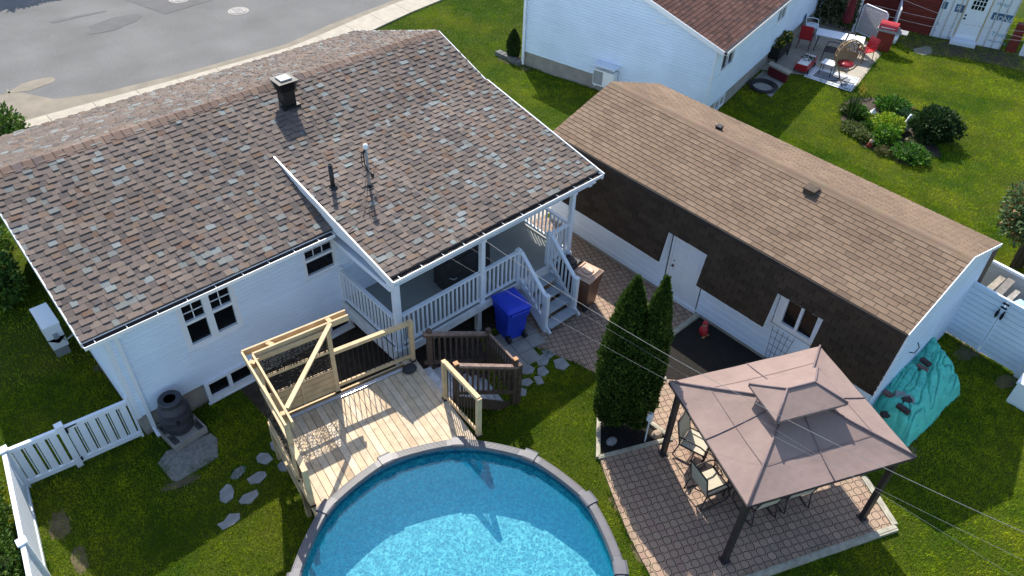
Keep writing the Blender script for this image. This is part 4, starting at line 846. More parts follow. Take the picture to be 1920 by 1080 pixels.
# ================================================================== WHEELED BINS
def bin_(name, label, cx, cy, rot, body, lid, w=.56, d=.66, h=1.0, lidstyle=0, ang=0, extra=None):
    t = thing(name, label, 'bin', (0, 0, 0), 'wheeled bins by the porch steps'); b = MB()
    def ring(ww, dd, z, yo=0): return [(-ww/2, -dd/2+yo, z), (ww/2, -dd/2+yo, z), (ww/2, dd/2+yo, z), (-ww/2, dd/2+yo, z)]
    secs = [ring(w*.78, d*.66, .03), ring(w*.80, d*.70, .10), ring(w*.90, d*.84, h*.72), ring(w*.97, d*.94, h*.74), ring(w, d, h*.96), ring(w*1.05, d*1.04, h*.965), ring(w*1.05, d*1.04, h)]
    n = len(b.v); b.v.extend([p_ for s in secs for p_ in s])
    for i in range(len(secs)-1):
        for k in range(4): b.f.append((n+i*4+k, n+i*4+(k+1) % 4, n+(i+1)*4+(k+1) % 4, n+(i+1)*4+k)); b.c.append((1, 1, 1))
    b.f.append((n, n+3, n+2, n+1)); b.c.append((1, 1, 1)); b.f.append(tuple(n+len(secs)*4-4+k for k in range(4))); b.c.append((1, 1, 1))
    for k in range(3): b.box((-w*.3+k*w*.25, -w*.3+k*w*.25+.05), (-d*.41, -d*.37), (.15, h*.68))
    o = b.build('body', body, t)
    bm = o.modifiers.new('b', 'BEVEL'); bm.width = .012; bm.segments = 2
    b = MB(); secs = [ring(w*1.08, d*1.08, h+.005), ring(w*1.08, d*1.08, h+.035), ring(w*.98, d*.97, h+.05), ring(w*.86, d*.84, h+.085)]
    n = len(b.v); b.v.extend([p_ for s in secs for p_ in s])
    for i in range(len(secs)-1):
        for k in range(4): b.f.append((n+i*4+k, n+i*4+(k+1) % 4, n+(i+1)*4+(k+1) % 4, n+(i+1)*4+k)); b.c.append((1, 1, 1))
    b.f.append((n, n+3, n+2, n+1)); b.c.append((1, 1, 1)); b.f.append(tuple(n+12+k for k in range(4))); b.c.append((1, 1, 1))
    if lidstyle == 1:
        b.lathe((0, -.02, h+.085), [(.15, 0), (.16, .02), (.13, .035), (.05, .03), (0, .03)], 20); b.box((-w*.40, -w*.36), (-d*.4, d*.4), (h+.086, h+.11)); b.box((w*.36, w*.40), (-d*.4, d*.4), (h+.086, h+.11)); b.box((-w*.36, w*.36), (d*.36, d*.40), (h+.086, h+.11))
    o = b.build('lid', lid, t); bm = o.modifiers.new('b', 'BEVEL'); bm.width = .015; bm.segments = 2
    b = MB()
    for s in (-1, 1): b.obox((s*w*.36, d*.52, h-.06), X, Y, Z, (-.02, .02), (-.04, .05), (-.03, .03))
    b.tube([(-w*.4, d*.57, h-.04), (w*.4, d*.57, h-.04)], .017, 8); b.build('handle', body, t)
    for s in (-1, 1):
        b = MB(); base = len(b.v)
        b.tube([(s*w*.36-.035, d*.38, .115), (s*w*.36+.035, d*.38, .115)], .115, 16); b.tube([(s*w*.36-.037, d*.38, .115), (s*w*.36+.037, d*.38, .115)], .045, 10, (.4, .4, .4)); b.build('wheel', M['black'], t)
    t.location = (cx, cy, 0); t.rotation_euler = (0, 0, rot); return t
bin_('wheeled_bin', 'bright blue wheeled recycling bin beside the porch steps', 7.98, -2.70, math.radians(170), M['blue'], M['blue'], .62, .74, 1.04)
bin_('wheeled_bin', 'brown wheeled bin with tan lid right of the porch steps', 10.17, -3.12, math.radians(100), M['brown'], M['tan'], .56, .62, 1.0, 1)
bin_('wheeled_bin', 'black wheeled bin between the porch railing and the brown bin', 10.12, -2.58, math.radians(100), M['black'], M['black'], .50, .52, .98, 1)
# covered grill on the porch
g_ = thing('covered_grill', 'barbecue under a black cover standing on the porch', 'barbecue', (7.7, -1.2, 1.0))
b = MB(); O = Vector((7.75, -1.15, 1.0))
prof = [(1.45, .62, 0), (1.42, .60, .5), (1.40, .62, .82), (1.34, .58, .86)]
for i in range(3):
    w0, d0, z0 = prof[i]; w1, d1, z1 = prof[i+1]; n = 28; base = len(b.v)
    for (w_, d_, z_) in (prof[i], prof[i+1]):
        for k in range(n):
            t_ = 2*math.pi*k/n; cx_ = abs(math.cos(t_))**.35*math.copysign(1, math.cos(t_)); sy_ = abs(math.sin(t_))**.35*math.copysign(1, math.sin(t_)); wv = 1+.03*math.sin(k*2.3)
            b.v.append((O.x+w_/2*cx_*wv, O.y+d_/2*sy_*wv, O.z+z_))
    for k in range(n): b.f.append((base+k, base+(k+1) % n, base+n+(k+1) % n, base+n+k)); b.c.append((1, 1, 1))
b.obox(O, X, Y, Z, (-.60, .62), (-.26, .26), (.85, .885)); b.lathe((O.x-.02, O.y, O.z+.86), [(.40, 0), (.39, .12), (.32, .25), (.2, .31), (0, .33)], 20, sx=1, sy=.68)
b.build('cover', M['dark'], g_, True); b = MB(); b.tube([(7.1, -1.47, 1.45), (7.2, -1.50, 1.38), (7.3, -1.49, 1.37)], .018, 6); b.build('cover_strap', M['grey'], g_)
# ================================================================== CEDARS
def column_tree(name, label, cx, cy, h, r, seed, n, pal, group=None, base=.15, cat='tree', size=.05):
    t = thing(name, label, cat, (cx, cy, 0), group); g = random.Random(seed)
    b = MB(); b.tube([(cx, cy, -.05), (cx, cy, h*.5), (cx, cy, h*.93)], [r*.14, r*.09, .01], 7); b.build('trunk', M['bark'], t, True)
    def rad(z):
        q = (z-base)/(h-base); return r*(min(1, (q/.06)**.5)*.85+.15*min(1, q/.3))*(1 if q < .45 else max(.03, (1-((q-.45)/.55)**2.1)))
    b = MB()
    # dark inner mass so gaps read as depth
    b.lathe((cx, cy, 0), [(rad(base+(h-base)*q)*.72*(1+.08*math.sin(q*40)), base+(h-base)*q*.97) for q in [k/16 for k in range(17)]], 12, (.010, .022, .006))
    for _ in range(n):
        q = g.random()**.9; z = base+(h-base)*q; a = g.uniform(0, 2*math.pi); R = rad(z)
        lump = 1+.16*noise.noise(Vector((math.cos(a)*2.2, math.sin(a)*2.2, z*2.2+seed)))+.13*noise.noise(Vector((math.cos(a)*5, math.sin(a)*5, z*5+seed)))
        rr = R*lump*(.72+.30*g.random()**.6); p = Vector((cx+rr*math.cos(a), cy+rr*math.sin(a), z))
        out = Vector((math.cos(a), math.sin(a), 0)); up = (Z*g.uniform(.6, 1.3)+out*g.uniform(.2, .8)+Vector((g.gauss(0, .3), g.gauss(0, .3), 0))).normalized()
        sd_ = up.cross(out+Vector((g.gauss(0, .5), g.gauss(0, .5), g.gauss(0, .3)))).normalized(); s = size*g.uniform(.6, 1.5); w = s*.32
        c = pal[g.randrange(len(pal))]; k = g.uniform(.7, 1.3)
        b.face([p-sd_*w, p+up*s*.6-sd_*w*.7, p+up*s*1.3, p+up*s*.6+sd_*w*.7, p+sd_*w], tuple(x*k for x in c))
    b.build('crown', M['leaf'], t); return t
PC1 = [(.045, .095, .014), (.035, .080, .014), (.06, .12, .016), (.028, .062, .012), (.085, .15, .02), (.12, .17, .03)]
column_tree('cedar_tree', 'tall narrow green cedar, the left and fuller of the close pair beside the patio', 7.76, -6.26, 4.25, .455, 3, 26000, PC1, 'pair of tall cedars by the patio')
column_tree('cedar_tree', 'tall narrow green cedar, the right and slimmer of the close pair beside the patio', 8.03, -6.70, 4.38, .345, 8, 22000, PC1, 'pair of tall cedars by the patio')
t = thing('garden_light', 'white garden light on a slim stake in front of the two cedars', 'garden light', (7.95, -7.08, 0))
b = MB(); b.tube([(7.95, -7.08, 0), (7.97, -7.06, .72)], .016, 8); b.build('stake', M['white'], t); b = MB(); b.box((7.92, 8.02), (-7.11, -7.01), (.70, .86)); b.box((7.935, 8.005), (-7.1, -7.02), (.86, .93)); b.build('lamp_head', M['white'], t)
b = MB(); leafy(b, [(7.45, -6.75, .05, .12, .08, .05)], 2, .01, [(1, (.3, .3, .3))]); p = W(1147, 827, .05); b = MB(); b.lathe((p.x, p.y, 0), [(.12, 0), (.13, .05), (.08, .10), (0, .12)], 9, sx=1.1, sy=.8); tag(b.build('garden_stone', M['stone']), 'pale round stone on the dark mulch at the left foot of the cedars', 'stone')
p = W(1232, 815, .05); b = MB(); b.lathe((p.x, p.y, 0), [(.13, 0), (.14, .07), (.09, .13), (0, .15)], 9, (1.1, .85, .65), sx=1.1, sy=.8); tag(b.build('garden_stone', M['stone']), 'tan stone on the dark mulch at the right foot of the cedars', 'stone')
# ================================================================== CANOPY
def GP(a, b_, z): return GF+GA*a+GB*b_+Z*z
gz_ = thing('garden_canopy', 'garden canopy with two tier mauve beige fabric roof on dark posts over the patio', 'canopy', tuple(GP(GW/2, GL/2, 0)))
ZE_, ZI = 2.20, 2.82; ia, ib = 1.20, 1.12       # eaves height, inner frame height and inset
OC = [(0, 0), (GW, 0), (GW, GL), (0, GL)]; IC = [(ia, ib), (GW-ia, ib), (GW-ia, GL-ib), (ia, GL-ib)]
ZI = 2.64
def canopy_panel(p0, p1, q1, q0, nu=12, nv=6, sag=.03):
    P = [[None]*(nu+1) for _ in range(nv+1)]
    for j in range(nv+1):
        for i in range(nu+1):
            s = i/nu; t_ = j/nv; a = p0.lerp(p1, s); c = q0.lerp(q1, s); v = a.lerp(c, t_); v = v-Z*(sag*math.sin(math.pi*min(1, max(0, s)))*math.sin(math.pi*t_)); v = v+Z*.004*math.sin(s*19+t_*7); P[j][i] = v
    return P
for k in range(4):
    b = MB(); k2 = (k+1) % 4; P = canopy_panel(GP(*OC[k], ZE_), GP(*OC[k2], ZE_), GP(*IC[k2], ZI), GP(*IC[k], ZI))
    for j in range(6):
        for i in range(12): b.face([P[j][i], P[j][i+1], P[j+1][i+1], P[j+1][i]])
    c = b.build('roof_panel', M['canopy'], gz_, True)
    b = MB(); b.face([GP(*OC[k], ZE_+.003), GP(*OC[k], ZE_-.07), GP(*OC[k2], ZE_-.07), GP(*OC[k2], ZE_+.003)]); b.build('valance', M['canopy'], c)
b = MB()
for k in range(4): b.tube([GP(*OC[k], ZE_+.02), GP(*IC[k], ZI+.025)], .021, 8)
for k in range(4):
    k2 = (k+1) % 4; mo = ((OC[k][0]+OC[k2][0])/2, (OC[k][1]+OC[k2][1])/2); mi_ = ((IC[k][0]+IC[k2][0])/2, (IC[k][1]+IC[k2][1])/2)
    b.tube([GP(*mo, ZE_+.01).lerp(GP(*mi_, ZI+.01), t_)-Z*(.028*math.sin(math.pi*t_)) for t_ in (0, .2, .4, .6, .8, 1)], .011, 6)
    e0 = GP(*OC[k], ZE_).lerp(GP(*IC[k], ZI), .47)+Z*.012; e1 = GP(*OC[k2], ZE_).lerp(GP(*IC[k2], ZI), .47)+Z*.012
    m0 = e0.lerp(e1, .25)-Z*.022; m1 = e0.lerp(e1, .5)-Z*.03; m2 = e0.lerp(e1, .75)-Z*.022; b.tube([e0, m0, m1, m2, e1], .004, 5)
b.build('roof_ribs', M['bar'], gz_, True)
ca, cb_ = GW/2, GL/2; ua_, ub_ = .745, .46; ZU, ZR2 = 2.90, 3.12; hr = .30
UC = [(ca-ua_, cb_-ub_), (ca+ua_, cb_-ub_), (ca+ua_, cb_+ub_), (ca-ua_, cb_+ub_)]; R1, R2 = GP(ca-hr, cb_, ZR2), GP(ca+hr, cb_, ZR2)
C_ = [GP(*q, ZU) for q in UC]
for pts in ([C_[0], C_[1], R2, R1], [C_[1], C_[2], R2], [C_[2], C_[3], R1, R2], [C_[3], C_[0], R1]):
    b = MB(); b.face(pts); b.face([pts[0]+Z*.0, pts[0]-Z*.06, pts[1]-Z*.06, pts[1]]); b.build('upper_roof_panel', M['canopy'], gz_)
b = MB(); b.tube([R1+Z*.01, R2+Z*.01], .021, 8)
for a, c in ((C_[0], R1), (C_[3], R1), (C_[1], R2), (C_[2], R2)): b.tube([a+Z*.01, c+Z*.01], .019, 8)
for k in range(4): b.tube([C_[k]-Z*.01, C_[(k+1) % 4]-Z*.01], .010, 6); b.tube([GP(*IC[k], ZI), C_[k]-Z*.03], .012, 6)
b.build('upper_roof_ribs', M['bar'], gz_, True)
for (a, c) in ((.17, .17), (GW-.17, .17), (GW-.17, GL-.17), (.17, GL-.17)):
    b = MB(); b.obox(GP(a, c, 0), GA, GB, Z, (-.05, .05), (-.05, .05), (.05, 2.22)); b.obox(GP(a, c, 0), GA, GB, Z, (-.085, .085), (-.085, .085), (.052, .08)); b.build('post', M['bronze'], gz_)
b = MB()
for k in range(4): b.beam(GP(*OC[k], ZE_-.03), GP(*OC[(k+1) % 4], ZE_-.03), .03, .035)
b.build('eaves_frame', M['bronze'], gz_)
# ------------------------------------------------------------------ patio chairs and table
def sling_chair(label, loc, rot, group='sling chairs round the patio table'):
    t = thing('patio_chair', label, 'chair', (0, 0, 0), group)
    b = MB(); b.box((-.25, .25), (-.24, .26), (.42, .435)); s = b.build('seat', M['beige'], t)
    b = MB(); b.obox((0, -.25, .43), X, Vector((0, -.22, .975)), Vector((0, .975, .22)), (-.25, .25), (.02, .60), (-.006, .006)); b.build('backrest', M['beige'], t)
    b = MB()
    for sx in (-1, 1):
        x = sx*.27; b.tube([(x, .29, .43), (x, -.25, .43), (x, -.40, 1.06)], .018, 7)
        b.tube([(x*1.06, -.30, .66), (x*1.10, -.1, .69), (x*1.10, .18, .68), (x*1.08, .30, .62), (x*1.06, .33, .45), (x*1.02, .28, .28)], .017, 7)
    b.tube([(-.27, -.40, 1.05), (.27, -.40, 1.05)], .018, 7); b.tube([(-.27, .29, .43), (.27, .29, .43)], .016, 7); b.build('frame', M['bronze'], t, True)
    b = MB()
    for sx in (-1, 1):
        x = sx*.27; b.tube([(x, .27, .42), (x*1.02, .36, .2), (x*1.03, .30, .02), (x*1.03, .1, .0), (x*1.03, -.25, .0), (x*1.02, -.34, .05), (x, -.26, .42)], .016, 7)
    b.tube([(-.28, .0, .02), (.28, 0, .02)], .014, 6); b.build('legs', M['bronze'], t, True)
    t.location = loc; t.rotation_euler = (0, 0, rot); return t
ga = math.radians(-24.2)
sling_chair('sling chair standing out from under the left edge of the canopy', (7.82, -8.78, .075), ga-math.pi/2+.12)
sling_chair('sling chair at the back left under the canopy edge, partly hidden', (8.42, -7.98, .075), ga-math.pi/2-.9)
sling_chair('left one of two sling chairs under the near canopy edge', (8.28, -9.62, .075), ga+.05)
sling_chair('right one of two sling chairs under the near canopy edge', (9.02, -9.93, .075), ga-.05)
t = thing('patio_table', 'dark framed outdoor table mostly hidden under the canopy', 'table', (8.95, -8.95, .05))
b = MB(); o = Vector((8.95, -8.95, .05)); b.obox(o, GA, GB, Z, (-.85, .85), (-.5, .5), (.70, .73)); b.build('tabletop', M['bark'], t)
for a, c in ((-.75, -.42), (.75, -.42), (.75, .42), (-.75, .42)): b = MB(); b.tube([o+GA*a+GB*c, o+GA*a*.97+GB*c*.97+Z*.7], .025, 8); b.build('leg', M['bronze'], t)
# ================================================================== TARP PILE
edge = [W(*q, 0) for q in ((1600, 700), (1622, 742), (1645, 800), (1700, 838), (1712, 826), (1745, 795), (1770, 765), (1798, 740), (1790, 720), (1768, 690), (1752, 665), (1722, 645), (1690, 640))]
edge = [(max(q.x, 11.6), min(q.y, -9.55)) for q in edge]
tarp = thing('tarp_pile', 'green tarp draped over a heap beside the garage end wall', 'tarp', (13.3, -10.3, 0))
N_ = 220; xs = np.linspace(11.5, 16, N_); ys = np.linspace(-11.6, -9.5, int(N_*.5)); b = MB(); idx = {}
E_ = np.array(edge)
def edist(x, y):
    best = 9
    for i in range(len(E_)):
        a = E_[i]; c = E_[(i+1) % len(E_)]; d = c-a; t_ = max(0, min(1, ((x-a[0])*d[0]+(y-a[1])*d[1])/(d@d+1e-9))); best = min(best, math.hypot(a[0]+t_*d[0]-x, a[1]+t_*d[1]-y))
    return best
for j, y in enumerate(ys):
    for i, x in enumerate(xs):
        ins = inpoly([x], [y], edge)[0]; d = edist(x, y)
        if not ins and d > .03: continue
        d = d if ins else 0; hh = .70*(1-math.exp(-d/.17))
        n1_ = noise.noise(Vector((x*1.1, y*1.3, 3.1))); lump = .35*n1_+.10*noise.noise(Vector((x*3, y*3, 1)))
        sx_, sy_ = x*.8+y*.5, x*-.3+y; fold = abs(noise.noise(Vector((sx_*2.2+noise.noise(Vector((x, y, 9)))*1.5, sy_*6, 2))))
        fold2 = abs(noise.noise(Vector((x*7, y*3.5+x*2, 5))))
        z = hh*(1+.9*lump)-.55*max(0, .16-fold)*(1 if d > .06 else .2)-.22*max(0, .14-fold2)+.035*noise.noise(Vector((x*7, y*7, 2)))
        idx[(i, j)] = len(b.v); b.v.append((x, y, max(.012, z+.02)))
for (i, j) in list(idx):
    q = [(i, j), (i+1, j), (i+1, j+1), (i, j+1)]
    if all(k in idx for k in q): b.f.append(tuple(idx[k] for k in q)); b.c.append((1, 1, 1))
b.build('tarp_sheet', M['tarp'], tarp, True)
TV = [tuple(v) for v in b.v]
def tarp_z(x, y): return min(TV, key=lambda v: (v[0]-x)**2+(v[1]-y)**2)[2]
for (u, v, s, ang, big, l) in ((1730, 688, (.13, .06), .9, 0, 'pinkish brick on the upper part of the green tarp'), (1735, 680, (.13, .06), 1.2, 2, 'dark brick next to the pinkish one on the green tarp'), (1700, 738, (.20, .13), .5, 1, 'large pale stone block in the middle of the green tarp'), (1702, 747, (.10, .07), 0, 2, 'small dark stone tucked under the pale block on the tarp'),
                               (1670, 763, (.12, .07), .2, 2, 'dark flat stone near the canopy side of the tarp'), (1650, 769, (.12, .06), 1.0, 0, 'brick on the green tarp touching the canopy edge in view'), (1682, 787, (.15, .06), 1.05, 2, 'long dark brick on the lower part of the green tarp')):
    q = W(u, v, .42); z = tarp_z(q.x, q.y); q = W(u, v, z); z = tarp_z(q.x, q.y); b = MB(); a_ = Vector((math.cos(-.6-ang), math.sin(-.6-ang), 0)); c_ = Vector((-a_.y, a_.x, 0))
    col = {0: (1.0, 1, 1), 1: (1, 1, 1), 2: (.35, .4, .45)}[big]; b.obox((q.x, q.y, z-.02), a_, c_, Z, (-s[0], s[0]), (-s[1], s[1]), (0, .10), col)
    o = b.build('brick' if big != 1 else 'stone_block', M['brick' if big != 1 else 'stone']); md = o.modifiers.new('b', 'BEVEL'); md.width = .02; md.segments = 2; tag(o, l, 'brick' if big != 1 else 'stone', 'weights lying on the green tarp')
# ================================================================== RIGHT GATE AND WHAT IS BEHIND IT
gt = thing('board_gate', 'wide white double gate of horizontal boards at the right of the garage', 'gate', (16.35, -10.7, 0))
g0 = Vector((16.42, -9.72, 0)); g1 = Vector((16.28, -11.72, 0)); dg = (g1-g0).normalized(); ng = Vector((dg.y, -dg.x, 0)); Lg = (g1-g0).length
for a, c in ((.07, Lg/2-.012), (Lg/2+.012, Lg-.07)):
    b = MB(); k = 0; z = .08
    while z < 1.68: b.obox(g0, dg, ng, Z, (a, c), (-.018, .018), (z, z+.138), (R_.uniform(.95, 1),)*3); z += .152
    b.obox(g0, dg, ng, Z, (a+.01, c-.01), (-.006, .006), (.08, 1.7), (.28, .28, .3))
    b.beam(g0+dg*a+Z*1.72, g0+dg*c+Z*1.72, .06, .06); b.beam(g0+dg*(a+.02)+Z*.05, g0+dg*(a+.02)+Z*1.7, .05, .05); b.beam(g0+dg*(c-.02)+Z*.05, g0+dg*(c-.02)+Z*1.7, .05, .05); b.build('gate_leaf', M['siding'], gt)
for a in (0, Lg):
    b = MB(); b.obox(g0+dg*a, dg, ng, Z, (-.065, .065), (-.065, .065), (0, 1.86)); b.build('gate_post', M['white'], gt)
b = MB()
for s in (-1, 1):
    c = g0+dg*(Lg/2+.06*s); b.obox(c, dg, ng, Z, (-.015, .015), (.03, .06), (1.18, 1.44)); b.obox(c, dg, ng, Z, (-.03, .03), (.06, .09), (1.24, 1.38))
for z in (1.50, 1.62): b.obox(g0+dg*(Lg/2), dg, ng, Z, (-.07, .07), (.03, .06), (z, z+.035))
b.build('handle', M['blackm'], gt)
f2 = thing('fence', 'white fence post and board end at the right edge just past the double gate', 'fence', (16.2, -11.95, 0)); b = MB(); b.obox(g0+dg*(Lg+.14), dg, ng, Z, (0, 1.4), (-.02, .02), (.05, 1.6)); b.build('fence_board', M['white'], f2)
f3 = thing('fence', 'pale speckled fence with white top rail behind the woodpile at the right', 'fence', (18.6, -10.4, 0))
a = Vector((17.0, -9.75, 0)); c = Vector((18.9, -12.0, 0)); a = Vector((16.75, -9.6, 0)); 
a = W(1840, 560, 0); c = W(1960, 672, 0); a = Vector((18.35, -9.75, 0)); c = Vector((18.15, -13.2, 0))
b = MB(); b.beam(a+Z*1.25, c+Z*1.25, .08, .07); b.beam(a+Z*.1, c+Z*.1, .06, .06); b.build('top_rail', M['white'], f3)
M['mesh'] = mat('vinyl_screen', (.42, .43, .43), .7, .35, 60, .3, 80)
b = MB(); b.obox(a, (c-a).normalized(), X, Z, (0, (c-a).length), (-.008, .008), (.1, 1.22)); b.build('screen', M['mesh'], f3)
tag(sheet('gravel_strip', [(16.45, -9.75), (18.3, -9.75), (18.15, -13), (16.3, -13)], .006, M['exposed']), kind='structure')
wp = thing('woodpile', 'loose grey and brown boards leaning behind the white double gate', 'boards', (17.6, -10.2, 0))
for (p0, p1, w) in (((16.95, -10.0, .7), (18.2, -10.15, 1.05), .16), ((16.9, -10.25, .6), (18.2, -10.35, 1.1), .18), ((17.0, -10.5, .6), (18.1, -10.6, .95), .15), ((16.9, -9.95, .5), (17.9, -10.0, .6), .2)):
    b = MB(); b.beam(p0, p1, w, .04, ((.62, .55, .45), (.8, .76, .7), (.45, .42, .38), (.7, .66, .6))[int(w*100) % 4]); b.build('board', M['greywood'], wp)
b = MB(); b.box((16.9, 18.0), (-10.6, -9.95), (.05, .55), (.5, .45, .4)); b.build('stacked_boards', M['greywood'], wp)
M['palebl'] = mat('pale_blue_plastic', (.33, .52, .74), .4, .06, 5)
bb = bin_('wheeled_bin', 'pale blue bin lid showing over the white double gate', 17.35, -10.98, 1.3, M['palebl'], M['palebl'], .6, .7, .95); bb['group'] = 'bins behind the gate'; del bb['group']
wb = thing('storage_box', 'white box at the right edge of the yard below the double gate', 'box', (15.55, -12.0, 0)); b = MB(); b.box((15.25, 16.0), (-12.45, -11.85), (.06, .62)); b.build('body', M['white'], wb); b = MB(); b.box((15.22, 16.03), (-12.48, -11.82), (.62, .68)); b.box((15.25, 16), (-12.45, -11.86), (0, .06)); b.build('lid', M['white'], wb)
# ================================================================== TREE AND BUSHES
def bushy(name, label, cat, blobs, n, size, pal, trunk=None, group=None, seed=1, core=None):
    bx = sum(q[0] for q in blobs)/len(blobs); by = sum(q[1] for q in blobs)/len(blobs); t = thing(name, label, cat, (bx, by, 0), group)
    if trunk:
        b = MB()
        for pts, rr in trunk: b.tube(pts, rr, 8)
        b.build('trunk', M['bark'], t, True)
    b = MB()
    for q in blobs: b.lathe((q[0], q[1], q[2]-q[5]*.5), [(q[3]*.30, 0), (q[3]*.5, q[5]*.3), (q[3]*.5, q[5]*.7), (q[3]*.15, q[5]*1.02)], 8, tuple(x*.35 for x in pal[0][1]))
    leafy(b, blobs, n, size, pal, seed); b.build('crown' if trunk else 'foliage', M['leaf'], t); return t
tx, ty = 20.6, -9.98
bushy('tree', 'rounded tree with grey green and rusty leaves at the right edge behind the garage', 'tree', [(tx-.05, ty+.1, 1.85, 1.0, 1.0, .85), (tx+.3, ty-.5, 2.5, .9, .9, .75), (tx-.35, ty+.2, 1.45, .6, .6, .5), (tx+.5, ty-.9, 1.6, .9, .9, .8)], 13000, .075, [(1, (.10, .17, .06)), (1, (.13, .21, .09)), (1, (.18, .26, .12)), (1, (.06, .10, .03)), (1, (.22, .11, .04))],
      trunk=[([(tx, ty, 0), (tx+.05, ty, .6), (tx, ty-.05, 1.8)], [.10, .08, .04]), ([(tx+.12, ty-.1, 0), (tx+.2, ty-.15, .7), (tx+.3, ty-.3, 1.6)], [.08, .06, .03]), ([(tx-.1, ty+.05, 0), (tx-.15, ty+.08, .6), (tx-.25, ty+.1, 1.3)], [.06, .05, .03])], seed=4)
PG = [(1, (.05, .11, .012)), (1, (.09, .17, .02)), (1, (.03, .08, .01)), (1, (.12, .20, .03))]
bushy('shrub', 'bright green shrub beyond the front eave at the left edge near the road', 'shrub', [(1.2, 13.9, .6, .9, .9, .75), (.4, 14.1, .5, .9, .8, .7), (1.7, 13.4, .4, .5, .5, .45)], 6000, .09, PG, seed=6)
bushy('shrub', 'large green shrub left of the house gable', 'shrub', [(-.9, 7.6, .8, .75, .9, .85), (-1.5, 8.6, .9, .9, 1.0, 1.1), (-.8, 6.4, .6, .55, .8, .65), (-.6, 9.2, 1.0, .8, .8, 1.0)], 9000, .085, PG, seed=7)
bushy('hedge', 'low bright green hedge outside the white fence at the lower left corner', 'hedge', [(-3.15, -.4, .35, .5, .8, .45), (-3.2, -1.5, .35, .55, .9, .5), (-3.3, -2.6, .4, .6, .9, .5), (-3.0, .5, .3, .45, .7, .4), (-3.9, -1.5, .4, .7, 1.5, .5)], 14000, .05, PG, seed=8)
column_tree('cedar_tree', 'small dark cone shaped cedar at the corner of the neighbouring house', 18.55, 8.75, 1.15, .26, 15, 3500, [(.02, .05, .012), (.03, .07, .015)], None, base=.02)
b = MB()
for k in range(6):
    q = W(936+7*k, 104+3.4*k, 0); b.box((q.x-.12, q.x+.14), (q.y-.13, q.y+.12), (-.02, .17), (R_.uniform(.35, .55),)*3)
tag(b.build('stone_border', M['stone']), 'short curved border of grey edging stones round the small cedar', 'stone border')
sheet('cedar_bed', blob(18.45, 8.75, .55, .55, seed=9), .01, M['soil'])
# ================================================================== NEIGHBOUR HOUSE
nb = thing('house', 'white sided house with dark red brown shingle roof beyond the garage', 'house', (22, 6, 0))
C2 = Vector((20.05, .58, 0)); th = math.radians(12.5); n2 = Vector((math.cos(th), math.sin(th), 0)); n1_ = Vector((-math.sin(th), math.cos(th), 0)); HW, HLn = 7.62, 20.0; NE, NS = 2.95, .345
b = MB(); siding(b, C2, n1_, -n2, .62, NE+HW/2*NS-.02, .105, lambda z: (0, HW) if z < NE else ((z-NE)/NS, HW-(z-NE)/NS))
NW = []
for (q0, q1, z0, z1) in ((.62, 1.75, 1.75, 2.55), (6.0, 6.9, 1.75, 2.6), (8.9, 9.9, 1.9, 2.7), (12.2, 13.3, 1.75, 2.65)): NW.append((q0, q1, z0, z1))
siding(b, C2, n2, -n1_, .62, NE, .105, lambda z: (0, HLn), NW); wn_ = b.build('wall', M['siding'], nb)
b = MB(); b.obox(C2, n2, n1_, Z, (.02, HLn), (.02, HW-.02), (-.05, .63)); b.build('foundation', M['conc'], nb)
for (a, c, z0, z1) in NW: window(nb, C2, n2, -n1_, a, c, z0, z1, [(a+.06, (a+c)/2-.03, z0+.07, z1-.07), ((a+c)/2+.03, c-.06, z0+.07, z1-.07)])
window(nb, C2, n2, -n1_, .9, 1.8, .12, .58, [(.96, 1.32, .18, .52), (1.38, 1.74, .18, .52)], sill=False)
for o_, a_, c_, z_ in ((C2, (-.03, .05), (-.03, .05), .6), (C2+n1_*HW, (-.05, .03), (-.03, .05), .2)): b = MB(); b.obox(o_, n2, n1_, Z, a_, c_, (z_, NE)); b.build('corner_trim', M['white'], wn_)
b = MB(); b.obox(C2+n1_*HW, n2, n1_, Z, (-.12, -.052), (-.09, -.02), (.1, NE)); b.build('downspout', M['white'], nb)
PAL_N = [(3, lin((94, 70, 64))), (2, lin((86, 65, 60))), (2, lin((102, 77, 70))), (1, lin((78, 61, 58)))]
b = MB(); ov = .30; P0 = C2-n1_*ov-n2*.18+Z*(NE-.0); Vn = (n1_*(HW/2+ov)+Z*(HW/2+ov)*NS); Ln = Vn.length; P0 = P0-Z*0+Z*(.0)
ZR0 = NE-ov*NS+.06; P0.z = ZR0
shingles(b, P0, n2, Vn, HLn+.3, Ln, .16, PAL_N, lam=False, tab=.24, wav=.003)
P1 = C2+n1_*(HW+ov)-n2*.18+n2*(HLn+.3); P1.z = ZR0; Vn2 = (-n1_*(HW/2+ov)+Z*(HW/2+ov)*NS)
shingles(b, P1, -n2, Vn2, HLn+.3, Ln, .16, PAL_N, lam=False, tab=.24, wav=.003)
for P_, v_ in ((P0, Vn), (P1-n2*(HLn+.3), Vn2)):
    vn = v_.normalized(); n_ = n2.cross(vn); n_ = n_ if n_.z > 0 else -n_; b.obox(P_, n2, vn, n_, (0, HLn+.3), (0, Ln), (-.05, 0), (.08, .05, .05))
rn = b.build('roof', M['shingle'], nb)
b = MB(); b.beam(P0-n2*.015-Z*.07, P0+Vn-n2*.015-Z*.07, .03, .15); b.beam(P1-n2*(HLn+.315)-Z*.07, P0+Vn-n2*.015-Z*.07, .03, .15); b.beam(P0+Vector((0, 0, -.08)), P0+n2*(HLn+.3)-Z*.08, .02, .12)
q = P0-n1_*.12; b.obox(q, n2, n1_, Z, (0, HLn), (0, .012), (-.11, .0)); b.obox(q, n2, n1_, Z, (0, HLn), (.012, .12), (-.11, -.10)); b.build('gutter', M['white_metal'], rn)
